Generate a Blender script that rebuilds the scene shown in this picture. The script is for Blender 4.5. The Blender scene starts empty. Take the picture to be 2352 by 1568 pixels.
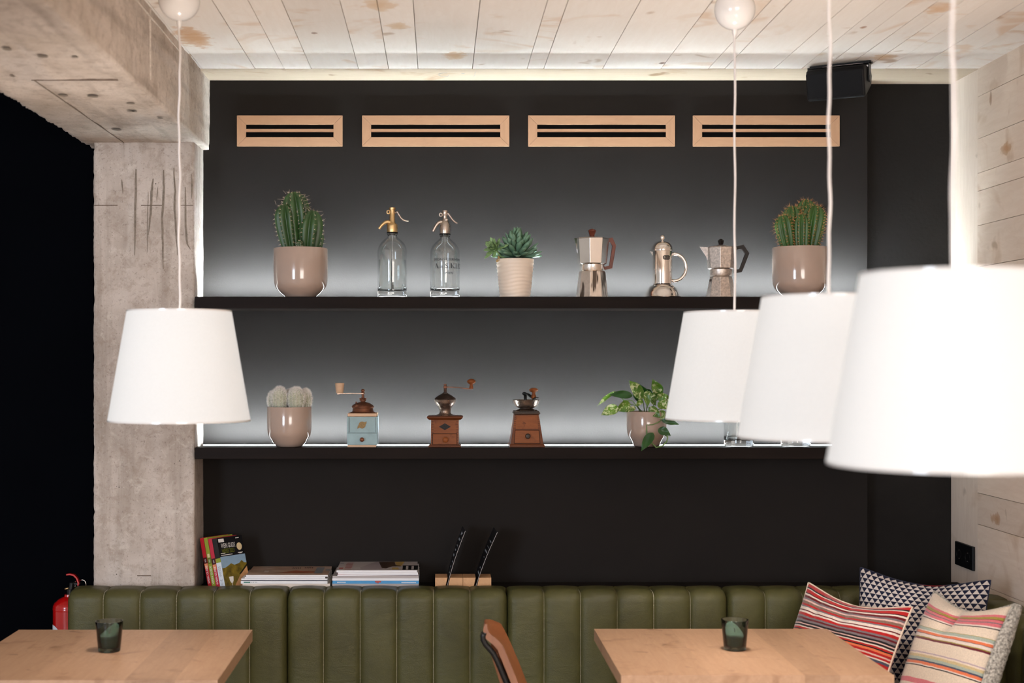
import bpy, bmesh, math, random
from mathutils import Vector, Matrix, noise as mnoise

R = math.radians
PI = math.pi
rnd = random.Random(7)
scene = bpy.context.scene
COL = scene.collection

# ------------------------------------------------------------------ camera frame
WORLD, WIN_A, WIN_B, EXPO, LED_E = 0.40, 140.0, 130.0, 0.2, 475.0
F = 3267.0            # focal length in frame pixels (50 mm on 36 mm)
VX, VY = 1008.0, 830.0  # optical axis of the (shifted) lens
CZ = 1.55             # camera height


def at(px, py, Y):
    """world X, Z of a frame pixel at depth Y"""
    s = F / Y
    return (px - VX) / s, CZ - (py - VY) / s


# ------------------------------------------------------------------ materials
def nd(nt, t, **kw):
    n = nt.nodes.new(t)
    for k, v in kw.items():
        setattr(n, k, v)
    return n


def base_mat(name):
    m = bpy.data.materials.new(name)
    m.use_nodes = True
    nt = m.node_tree
    b = nt.nodes['Principled BSDF']
    return m, nt, b


def coords(nt, scale=(1, 1, 1), kind='Object', island=False):
    tc = nd(nt, 'ShaderNodeTexCoord')
    out = tc.outputs[kind]
    if island:
        g = nd(nt, 'ShaderNodeNewGeometry')
        mul = nd(nt, 'ShaderNodeMath', operation='MULTIPLY')
        mul.inputs[1].default_value = 37.0
        nt.links.new(g.outputs['Random Per Island'], mul.inputs[0])
        add = nd(nt, 'ShaderNodeVectorMath', operation='ADD')
        nt.links.new(out, add.inputs[0])
        nt.links.new(mul.outputs[0], add.inputs[1])
        out = add.outputs[0]
    mp = nd(nt, 'ShaderNodeMapping')
    mp.inputs['Scale'].default_value = scale
    nt.links.new(out, mp.inputs['Vector'])
    return mp.outputs['Vector']


def noise(nt, vec, scale, detail=4, rough=0.55, dist=0.0):
    n = nd(nt, 'ShaderNodeTexNoise')
    n.inputs['Scale'].default_value = scale
    n.inputs['Detail'].default_value = detail
    n.inputs['Roughness'].default_value = rough
    n.inputs['Distortion'].default_value = dist
    nt.links.new(vec, n.inputs['Vector'])
    return n.outputs['Fac']


def ramp(nt, fac, stops, interp='LINEAR'):
    r = nd(nt, 'ShaderNodeValToRGB')
    cr = r.color_ramp
    cr.interpolation = interp
    while len(cr.elements) < len(stops):
        cr.elements.new(0.5)
    for e, (p, c) in zip(cr.elements, stops):
        e.position = p
        e.color = (c[0], c[1], c[2], 1) if not isinstance(c, float) else (c, c, c, 1)
    if fac is not None:
        nt.links.new(fac, r.inputs['Fac'])
    return r.outputs['Color']


def mixc(nt, fac, a, b, mode='MIX'):
    m = nd(nt, 'ShaderNodeMix', data_type='RGBA', blend_type=mode)
    for sock, v in ((m.inputs[0], fac), (m.inputs[6], a), (m.inputs[7], b)):
        if hasattr(v, 'is_linked') or hasattr(v, 'node'):
            nt.links.new(v, sock)
        elif isinstance(v, (int, float)):
            sock.default_value = v
        else:
            sock.default_value = (v[0], v[1], v[2], 1)
    return m.outputs[2]


def bump(nt, b, h, strength=0.2, dist=0.002):
    n = nd(nt, 'ShaderNodeBump')
    n.inputs['Strength'].default_value = strength
    n.inputs['Distance'].default_value = dist
    nt.links.new(h, n.inputs['Height'])
    nt.links.new(n.outputs[0], b.inputs['Normal'])


def sc(c, k):
    return tuple(min(1, max(0, x * k)) for x in c)


def mat(name, col, rough=0.5, metal=0.0, var=0.12, vs=14.0, bmp=0.0, bs=120.0, stretch=(1, 1, 1),
        trans=0.0, ior=1.5, coat=0.0, spec=0.5, sss=0.0, rvar=0.0, emit=None, es=0.0, island=False):
    m, nt, b = base_mat(name)
    v = coords(nt, stretch, island=island)
    n = noise(nt, v, vs)
    c = ramp(nt, n, [(0.25, sc(col, 1 - var)), (0.75, sc(col, 1 + var))])
    nt.links.new(c, b.inputs['Base Color'])
    b.inputs['Roughness'].default_value = rough
    b.inputs['Metallic'].default_value = metal
    b.inputs['IOR'].default_value = ior
    b.inputs['Specular IOR Level'].default_value = spec
    b.inputs['Transmission Weight'].default_value = trans
    b.inputs['Coat Weight'].default_value = coat
    b.inputs['Coat Roughness'].default_value = 0.05
    if sss:
        b.inputs['Subsurface Weight'].default_value = sss
        b.inputs['Subsurface Radius'].default_value = (0.01, 0.006, 0.003)
    if rvar:
        rr = ramp(nt, noise(nt, v, vs * 2.3), [(0.3, max(0.02, rough - rvar)), (0.7, rough + rvar)])
        nt.links.new(rr, b.inputs['Roughness'])
    if bmp:
        bump(nt, b, noise(nt, v, bs, 3), bmp)
    if emit is not None:
        b.inputs['Emission Color'].default_value = (*emit, 1)
        b.inputs['Emission Strength'].default_value = es
    return m


def wood(name, light, dark, stain, axis='Y', rough=0.5, grain=1.0, knots=0.5, bmp=0.12, plankvar=0.12, spec=0.4, knot_scale=1.0):
    """boards: streaks along one axis, cathedral figure, stains and knots; every board differs"""
    m, nt, b = base_mat(name)
    st = {'X': (0.12, 1, 1), 'Y': (1, 0.12, 1), 'Z': (1, 1, 0.12)}[axis]
    st2 = {'X': (0.32, 1, 1), 'Y': (1, 0.32, 1), 'Z': (1, 1, 0.32)}[axis]
    st3 = {'X': (1.15, 1, 1), 'Y': (1, 1.15, 1), 'Z': (1, 1, 1.15)}[axis]
    v = coords(nt, st, island=True)
    v2 = coords(nt, st2, island=True)
    v3 = coords(nt, st3, island=True)
    fine = noise(nt, v, 60 * grain, 6, 0.6, 0.3)
    broad = noise(nt, v2, 5.5 * grain, 3, 0.5, 1.6)
    rings = nd(nt, 'ShaderNodeMath', operation='MULTIPLY')
    rings.inputs[1].default_value = 9.0
    nt.links.new(broad, rings.inputs[0])
    fr = nd(nt, 'ShaderNodeMath', operation='PINGPONG')
    fr.inputs[1].default_value = 0.5
    nt.links.new(rings.outputs[0], fr.inputs[0])
    mid = tuple((a + c) / 2 for a, c in zip(light, dark))
    c1 = ramp(nt, fine, [(0.25, mid), (0.7, light)])
    f2 = ramp(nt, fr.outputs[0], [(0.0, 0.55), (0.12, 0.0)])
    c2 = mixc(nt, f2, c1, mid)
    # stains / knots
    kn = noise(nt, v3, 3.2 * knot_scale, 3, 0.6, 1.0)
    kf = ramp(nt, kn, [(0.58, 0.0), (0.68, knots), (0.8, knots)])
    c3 = mixc(nt, kf, c2, stain)
    kn2 = noise(nt, v3, 7.5 * knot_scale, 2, 0.5, 0.6)
    kf2 = ramp(nt, kn2, [(0.69, 0.0), (0.76, min(1, knots * 1.4))])
    c3 = mixc(nt, kf2, c3, sc(stain, 0.7))
    g = nd(nt, 'ShaderNodeNewGeometry')
    pv = ramp(nt, g.outputs['Random Per Island'], [(0.0, 1 - plankvar), (1.0, 1.0)])
    c4 = mixc(nt, 1.0, c3, pv, 'MULTIPLY')
    nt.links.new(c4, b.inputs['Base Color'])
    b.inputs['Roughness'].default_value = rough
    b.inputs['Specular IOR Level'].default_value = spec
    bump(nt, b, fine, bmp, 0.0015)
    return m


def concrete(name, warm=0.0, vertical=True):
    m, nt, b = base_mat(name)
    v = coords(nt)
    st = (1, 1, 0.09) if vertical else (1, 0.12, 1)
    vs = coords(nt, st)
    A = (0.55 + warm * .12, 0.475 + warm * .105, 0.425 + warm * .085)
    B = (0.36 + warm * .11, 0.30 + warm * .09, 0.255 + warm * .065)
    big = noise(nt, v, 3.5, 5, 0.6, 0.5)
    c = ramp(nt, big, [(0.3, B), (0.62, A)])
    streak = noise(nt, vs, 16, 4, 0.6, 0.2)
    sf = ramp(nt, streak, [(0.50, 0.0), (0.66, 0.5)])
    c = mixc(nt, sf, c, (0.25, 0.20, 0.16))
    sf2 = ramp(nt, noise(nt, vs, 11, 3, 0.5, 0.3), [(0.56, 0.0), (0.66, 0.6)])
    c = mixc(nt, sf2, c, (0.55, 0.49, 0.45))
    c = mixc(nt, ramp(nt, noise(nt, v, 26, 6, 0.7, 0.4), [(0.50, 0.0), (0.64, 0.42)]), c, (0.27, 0.20, 0.15))
    c = mixc(nt, ramp(nt, noise(nt, v, 19, 6, 0.7, 0.6), [(0.55, 0.0), (0.68, 0.5)]), c, (0.66, 0.60, 0.54))
    gr = noise(nt, v, 130, 3, 0.7)
    c = mixc(nt, ramp(nt, gr, [(0.58, 0.0), (0.72, 0.55)]), c, (0.17, 0.12, 0.095))
    c = mixc(nt, ramp(nt, noise(nt, v, 95, 3, 0.7), [(0.60, 0.0), (0.72, 0.4)]), c, (0.62, 0.56, 0.5))
    # pits
    vo = nd(nt, 'ShaderNodeTexVoronoi')
    vo.inputs['Scale'].default_value = 34
    nt.links.new(v, vo.inputs['Vector'])
    pit = ramp(nt, vo.outputs['Distance'], [(0.05, 1.0), (0.09, 0.0)])
    sel = ramp(nt, noise(nt, v, 9, 2), [(0.55, 0.0), (0.62, 1.0)])
    pm = nd(nt, 'ShaderNodeMath', operation='MULTIPLY')
    nt.links.new(pit, pm.inputs[0])
    nt.links.new(sel, pm.inputs[1])
    c = mixc(nt, pm.outputs[0], c, (0.07, 0.055, 0.045))
    nt.links.new(c, b.inputs['Base Color'])
    b.inputs['Roughness'].default_value = 0.85
    b.inputs['Specular IOR Level'].default_value = 0.25
    hs = nd(nt, 'ShaderNodeMath', operation='ADD')
    nt.links.new(gr, hs.inputs[0])
    nt.links.new(streak, hs.inputs[1])
    sub = nd(nt, 'ShaderNodeMath', operation='SUBTRACT')
    nt.links.new(hs.outputs[0], sub.inputs[0])
    nt.links.new(pm.outputs[0], sub.inputs[1])
    bump(nt, b, sub.outputs[0], 0.35, 0.004)
    return m


def leather(name, col):
    m, nt, b = base_mat(name)
    v = coords(nt)
    c = ramp(nt, noise(nt, v, 7, 6, 0.65, 0.6), [(0.3, sc(col, 0.78)), (0.7, sc(col, 1.2))])
    scr = ramp(nt, noise(nt, coords(nt, (1, 1, 3)), 13, 5, 0.75, 2.5), [(0.64, 0.0), (0.72, 0.22)])
    c = mixc(nt, scr, c, sc(col, 1.75))
    nt.links.new(c, b.inputs['Base Color'])
    rr = ramp(nt, noise(nt, v, 16, 4), [(0.3, 0.36), (0.7, 0.5)])
    nt.links.new(rr, b.inputs['Roughness'])
    b.inputs['Specular IOR Level'].default_value = 0.28
    h = nd(nt, 'ShaderNodeMath', operation='ADD')
    w1 = noise(nt, v, 420, 2)
    w2 = noise(nt, coords(nt, (1, 1, 2.2)), 16, 4, 0.6, 1.2)
    s2 = nd(nt, 'ShaderNodeMath', operation='MULTIPLY')
    s2.inputs[1].default_value = 2.2
    nt.links.new(w2, s2.inputs[0])
    nt.links.new(w1, h.inputs[0])
    nt.links.new(s2.outputs[0], h.inputs[1])
    bump(nt, b, h.outputs[0], 0.22, 0.003)
    return m


def glass(name, col=(1, 1, 1), rough=0.0, ior=1.5):
    m, nt, b = base_mat(name)
    v = coords(nt)
    c = ramp(nt, noise(nt, v, 8), [(0.3, sc(col, 0.97)), (0.7, col)])
    nt.links.new(c, b.inputs['Base Color'])
    b.inputs['Transmission Weight'].default_value = 1.0
    b.inputs['Roughness'].default_value = rough
    b.inputs['IOR'].default_value = ior
    bump(nt, b, noise(nt, v, 26, 2), 0.06, 0.002)
    return m


def uv_stripes(name, stops, rough=0.9, wob=0.012, axis=1, weave=0.25, rep=1.0):
    m, nt, b = base_mat(name)
    tc = nd(nt, 'ShaderNodeTexCoord')
    sp = nd(nt, 'ShaderNodeSeparateXYZ')
    nt.links.new(tc.outputs['UV'], sp.inputs[0])
    ob = coords(nt)
    n = noise(nt, ob, 30, 3)
    mu = nd(nt, 'ShaderNodeMath', operation='MULTIPLY_ADD')
    mu.inputs[1].default_value = wob
    nt.links.new(n, mu.inputs[0])
    nt.links.new(sp.outputs[axis], mu.inputs[2])
    rp = nd(nt, 'ShaderNodeMath', operation='MULTIPLY')
    rp.inputs[1].default_value = rep
    nt.links.new(mu.outputs[0], rp.inputs[0])
    fr_ = nd(nt, 'ShaderNodeMath', operation='FRACT')
    nt.links.new(rp.outputs[0], fr_.inputs[0])
    c = ramp(nt, (fr_ if rep != 1.0 else mu).outputs[0], stops, 'CONSTANT')
    fz = ramp(nt, noise(nt, ob, 260, 3, 0.7), [(0.3, 1 - weave), (0.7, 1.0)])
    c = mixc(nt, 1.0, c, fz, 'MULTIPLY')
    nt.links.new(c, b.inputs['Base Color'])
    b.inputs['Roughness'].default_value = rough
    b.inputs['Specular IOR Level'].default_value = 0.15
    b.inputs['Sheen Weight'].default_value = 0.3
    bump(nt, b, noise(nt, ob, 240, 3), 0.5, 0.002)
    return m


def uv_triangles(name, ground, tri, nu, nv):
    m, nt, b = base_mat(name)
    tc = nd(nt, 'ShaderNodeTexCoord')
    sp = nd(nt, 'ShaderNodeSeparateXYZ')
    nt.links.new(tc.outputs['UV'], sp.inputs[0])

    def math_(op, a, bb=None, c=None):
        n = nd(nt, 'ShaderNodeMath', operation=op)
        for i, x in enumerate((a, bb, c)):
            if x is None:
                continue
            if isinstance(x, (int, float)):
                n.inputs[i].default_value = x
            else:
                nt.links.new(x, n.inputs[i])
        return n.outputs[0]
    v = math_('MULTIPLY', sp.outputs[1], nv)
    row = math_('FLOOR', v)
    fv = math_('FRACT', v)
    u = math_('MULTIPLY', sp.outputs[0], nu)
    u = math_('ADD', u, math_('MULTIPLY', math_('MODULO', row, 2.0), 0.5))
    fu = math_('FRACT', u)
    d = math_('MULTIPLY', math_('ABSOLUTE', math_('SUBTRACT', fu, 0.5)), 2.0)
    ok = math_('LESS_THAN', d, math_('SUBTRACT', 0.98, fv))
    c = mixc(nt, ok, ground, tri)
    ob = coords(nt)
    c = mixc(nt, 1.0, c, ramp(nt, noise(nt, ob, 300, 3, 0.7), [(0.3, 0.75), (0.7, 1.0)]), 'MULTIPLY')
    nt.links.new(c, b.inputs['Base Color'])
    b.inputs['Roughness'].default_value = 0.9
    b.inputs['Specular IOR Level'].default_value = 0.15
    bump(nt, b, noise(nt, ob, 260, 3), 0.4, 0.002)
    return m


M = {}
M['wall'] = mat('dark_wall_paint', (0.0190, 0.0166, 0.0156), 0.75, var=0.06, vs=4, bmp=0.1, bs=220, spec=0.015)
M['wall_rough'] = mat('dark_rough_plaster', (0.0165, 0.0148, 0.0140), 0.75, var=0.1, vs=6, bmp=0.8, bs=75, spec=0.015)
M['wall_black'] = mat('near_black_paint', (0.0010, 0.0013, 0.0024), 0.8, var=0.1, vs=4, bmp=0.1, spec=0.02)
M['ceil'] = wood('pale_beech_boards', (0.93, 0.86, 0.795), (0.84, 0.745, 0.66), (0.68, 0.44, 0.26), 'Y', 0.55, knots=0.55, plankvar=0.14)
M['ceilx'] = wood('pale_beech_edge_board', (0.56, 0.45, 0.34), (0.45, 0.34, 0.23), (0.36, 0.21, 0.11), 'X', 0.55, knots=0.65)
M['rwall'] = wood('pale_oak_wall_boards', (0.93, 0.76, 0.625), (0.76, 0.57, 0.43), (0.55, 0.33, 0.18), 'Y', 0.6, knots=0.4, plankvar=0.2)
M['rwallz'] = wood('pale_oak_corner_board', (0.88, 0.73, 0.61), (0.72, 0.56, 0.44), (0.54, 0.36, 0.23), 'Z', 0.6, knots=0.3)
M['conc'] = concrete('board_marked_concrete_pillar', 0.0, True)
M['concb'] = concrete('board_marked_concrete_beam', 1.0, False)
M['shelf'] = mat('dark_wenge_wood', (0.0085, 0.0050, 0.0040), 0.5, var=0.3, vs=40, stretch=(0.08, 1, 1), bmp=0.1, bs=90, spec=0.07)
M['led'] = mat('lit_led_diffuser', (1, 1, 1), 0.4, var=0, emit=(0.80, 0.94, 1.0), es=LED_E)
M['ledface'] = mat('softly_lit_led_lip', (1, 1, 1), 0.4, var=0, emit=(0.90, 0.965, 1.0), es=9)
M['ledprofile'] = mat('aluminium_profile', (0.6, 0.6, 0.6), 0.4, 1.0)
M['vent'] = wood('light_oak_vent_frame', (0.52, 0.30, 0.175), (0.40, 0.215, 0.12), (0.45, 0.25, 0.14), 'X', 0.5, grain=1.6, knots=0.1)
M['black'] = mat('flat_black', (0.0012, 0.0012, 0.0014), 0.8, spec=0.1)
M['pot'] = mat('glossy_taupe_glaze', (0.37, 0.268, 0.217), 0.13, var=0.04, spec=0.55, coat=0.4)
M['potw'] = mat('matte_cream_pot', (0.74, 0.61, 0.50), 0.42, var=0.04)
M['soil'] = mat('potting_soil', (0.035, 0.024, 0.016), 0.95, var=0.5, vs=90, bmp=1.0, bs=140)
M['cactus'] = mat('cactus_skin', (0.023, 0.060, 0.013), 0.42, var=0.4, vs=22, bmp=0.1)
M['cactus2'] = mat('bright_cactus_skin', (0.030, 0.082, 0.012), 0.42, var=0.35, vs=22, bmp=0.1)
M['spine'] = mat('pale_spines', (0.55, 0.42, 0.31), 0.6, var=0.2)
M['spine2'] = mat('rusty_spines', (0.50, 0.235, 0.09), 0.6, var=0.35, vs=60)
M['wool'] = mat('white_wool', (0.86, 0.82, 0.78), 0.9, var=0.1, vs=60)
M['woolskin'] = mat('woolly_cactus_skin', (0.36, 0.36, 0.27), 0.8, var=0.3, vs=90)
M['succ'] = mat('grey_green_succulent', (0.115, 0.215, 0.135), 0.42, var=0.35, vs=26, spec=0.45)
M['succ2'] = mat('light_green_succulent', (0.21, 0.33, 0.135), 0.42, var=0.3, vs=26, spec=0.45)
M['dryleaf'] = mat('dry_leaf', (0.55, 0.33, 0.13), 0.7, var=0.3)
M['glass'] = glass('clear_glass', (0.985, 1.0, 0.995))
M['water'] = glass('water', (0.97, 1, 0.99), ior=1.33)
M['brass'] = mat('worn_brass', (0.66, 0.45, 0.22), 0.40, 1.0, var=0.25, vs=40, bmp=0.1, rvar=0.1)
M['pewter'] = mat('worn_pewter', (0.50, 0.42, 0.36), 0.34, 1.0, var=0.2, vs=40, bmp=0.1, rvar=0.1)
M['alu'] = mat('polished_aluminium', (0.80, 0.73, 0.67), 0.22, 1.0, var=0.08, vs=12)
M['alud'] = mat('speckled_aluminium', (0.56, 0.49, 0.44), 0.42, 1.0, var=0.35, vs=140, bmp=0.15, bs=220)
M['chrome'] = mat('chrome', (0.86, 0.80, 0.75), 0.09, 1.0, var=0.03)
M['brownbake'] = mat('reddish_brown_plastic', (0.105, 0.020, 0.007), 0.38, var=0.35, vs=40, spec=0.3)
M['blackbake'] = mat('dark_brown_plastic', (0.008, 0.005, 0.004), 0.42, var=0.2, spec=0.25)
M['iron'] = mat('dark_brown_iron', (0.030, 0.017, 0.011), 0.42, 0.3, var=0.4, vs=60, bmp=0.2)
M['ironl'] = mat('burnished_iron', (0.24, 0.175, 0.14), 0.30, 0.85, var=0.3, vs=40, rvar=0.08)
M['rust'] = mat('rusty_copper_metal', (0.16, 0.060, 0.030), 0.40, 0.6, var=0.5, vs=60, bmp=0.2)
M['bluepaint'] = mat('pale_blue_paint', (0.25, 0.37, 0.41), 0.5, var=0.12, vs=34, bmp=0.1)
M['creamwood'] = wood('pale_grinder_wood', (0.68, 0.46, 0.31), (0.5, 0.32, 0.2), (0.4, 0.25, 0.15), 'X', 0.5, grain=2, knots=0.1)
M['grindwood'] = wood('reddish_grinder_wood', (0.235, 0.070, 0.018), (0.12, 0.032, 0.009), (0.07, 0.02, 0.007), 'X', 0.42, spec=0.18, grain=2.5, knots=0.4, knot_scale=6)
M['grindwood2'] = wood('dark_grinder_wood', (0.14, 0.040, 0.012), (0.07, 0.019, 0.006), (0.05, 0.014, 0.005), 'X', 0.42, spec=0.18, grain=2.5, knots=0.4, knot_scale=6)
M['emblem'] = mat('bronze_emblem', (0.17, 0.105, 0.035), 0.4, 0.4, var=0.4, vs=200)
M['emblemd'] = mat('dark_emblem', (0.022, 0.020, 0.020), 0.55, spec=0.15, var=0.3, vs=200)
M['leather'] = leather('olive_leather', (0.062, 0.058, 0.019))
M['thread'] = mat('cream_thread', (0.62, 0.58, 0.46), 0.8)
M['table'] = wood('honey_oak_table', (0.50, 0.31, 0.195), (0.32, 0.17, 0.09), (0.20, 0.09, 0.042), 'Y', 0.40, grain=1.3, knots=0.45, plankvar=0.22, bmp=0.08, knot_scale=2.2)
M['steel'] = mat('black_steel', (0.005, 0.005, 0.0055), 0.30, var=0.1, spec=0.35)
M['chairwood'] = wood('red_walnut_plywood', (0.27, 0.095, 0.036), (0.16, 0.05, 0.018), (0.09, 0.026, 0.010), 'Y', 0.33, grain=1.2, knots=0.3, knot_scale=3)
M['chairedge'] = mat('plywood_edge', (0.25, 0.105, 0.055), 0.42, var=0.2, vs=60, stretch=(1, 1, 0.1))
M['darkglass'] = glass('smoky_green_glass', (0.16, 0.24, 0.21))
M['wax'] = mat('pale_green_wax', (0.55, 0.62, 0.52), 0.5, var=0.2, vs=30, sss=0.3)
M['white'] = mat('white_lacquer', (0.80, 0.77, 0.75), 0.16, var=0.01, coat=0.5)
M['cord'] = mat('white_fabric_cord', (0.80, 0.74, 0.71), 0.7, var=0.05)
M['speaker'] = mat('black_speaker_shell', (0.0040, 0.0042, 0.005), 0.45, var=0.1, spec=0.18, bmp=0.1, bs=400)
M['grille'] = mat('black_speaker_mesh', (0.0045, 0.005, 0.0065), 0.55, var=0.3, spec=0.15, vs=500, bmp=0.6, bs=900)
M['red'] = mat('fire_red_enamel', (0.42, 0.004, 0.004), 0.18, var=0.05, coat=0.4)
M['tag'] = mat('white_sticker', (0.62, 0.66, 0.74), 0.5, var=0.05)
M['floor'] = wood('oak_floor_boards', (0.58, 0.47, 0.37), (0.45, 0.34, 0.25), (0.15, 0.09, 0.05), 'Y', 0.45)
M['paper'] = mat('white_paper_edge', (0.74, 0.72, 0.71), 0.6, var=0.08, vs=400, stretch=(0.02, 1, 1))
M['gold'] = mat('pale_gold_print', (0.70, 0.56, 0.33), 0.5)
M['whiteprint'] = mat('white_print', (0.78, 0.76, 0.74), 0.6)
M['greenprint'] = mat('olive_print', (0.17, 0.19, 0.01), 0.6)
M['darkprint'] = mat('black_print', (0.004, 0.004, 0.005), 0.6, spec=0.1)
M['greyprint'] = mat('grey_print', (0.30, 0.31, 0.33), 0.6)
M['blueprint'] = mat('pencil_blue_mark', (0.35, 0.42, 0.50), 0.7)
M['blockwood'] = wood('beech_block', (0.66, 0.37, 0.185), (0.54, 0.28, 0.13), (0.42, 0.19, 0.08), 'Y', 0.5, grain=2, knots=0.3, knot_scale=5, plankvar=0.1)


def add_knots(m, knots):
    """a few knots of these very boards, each at its own spot: (x, y, z, rx, ry, rz, colour)"""
    nt = m.node_tree
    bs = nt.nodes['Principled BSDF']
    src = bs.inputs['Base Color'].links[0].from_socket
    tc = nd(nt, 'ShaderNodeTexCoord')
    nz = nd(nt, 'ShaderNodeTexNoise')
    nz.inputs['Scale'].default_value = 38
    nz.inputs['Detail'].default_value = 4
    nt.links.new(tc.outputs['Object'], nz.inputs['Vector'])
    for (x, y, z, rx, ry, rz, colr) in knots:
        mp = nd(nt, 'ShaderNodeMapping')
        mp.inputs['Location'].default_value = (-x / rx, -y / ry, -z / rz)
        mp.inputs['Scale'].default_value = (1 / rx, 1 / ry, 1 / rz)
        nt.links.new(tc.outputs['Object'], mp.inputs['Vector'])
        ln = nd(nt, 'ShaderNodeVectorMath', operation='LENGTH')
        nt.links.new(mp.outputs[0], ln.inputs[0])
        ad = nd(nt, 'ShaderNodeMath', operation='MULTIPLY_ADD')
        ad.inputs[1].default_value = 1.6
        nt.links.new(nz.outputs['Fac'], ad.inputs[0])
        nt.links.new(ln.outputs['Value'], ad.inputs[2])
        f = ramp(nt, ad.outputs[0], [(0.55, 0.9), (0.86, 0.6), (1.0, 0.0)])
        # ramp works on 0..1: bring the noisy distance there
        dv = nd(nt, 'ShaderNodeMath', operation='MULTIPLY')
        dv.inputs[1].default_value = 0.55
        nt.links.new(ad.outputs[0], dv.inputs[0])
        nt.links.new(dv.outputs[0], f.node.inputs['Fac'])
        src = mixc(nt, f, src, colr)
    nt.links.new(src, bs.inputs['Base Color'])


def ck(px, py, w, h, colr):
    Y = 0.9885 * F / (VY - py)
    return ((px - VX) * Y / F, Y, 2.54, w * Y / F, h / (VY - py) * Y, 0.2, colr)


add_knots(M['ceil'], [ck(444, 86, 42, 26, (0.60, 0.33, 0.15)), ck(721, 76, 9, 3, (0.25, 0.12, 0.06)), ck(1522, 145, 8, 3, (0.16, 0.07, 0.035)), ck(1982, 64, 9, 4, (0.36, 0.17, 0.09)),
                       ck(870, 12, 40, 14, (0.74, 0.54, 0.36)), ck(1046, 128, 30, 9, (0.66, 0.44, 0.25)), ck(913, 60, 26, 9, (0.74, 0.55, 0.37)), ck(2160, 22, 34, 14, (0.70, 0.46, 0.28)), ck(2030, 131, 28, 7, (0.62, 0.40, 0.22))])
add_knots(M['rwall'], [(1.83, 4.58, 2.235, .1, .05, .022, (0.46, 0.25, 0.12)), (1.83, 4.66, 1.035, .1, .05, .02, (0.50, 0.28, 0.15)), (1.83, 4.70, 2.42, .1, .012, .03, (0.40, 0.24, 0.15))])

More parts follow.
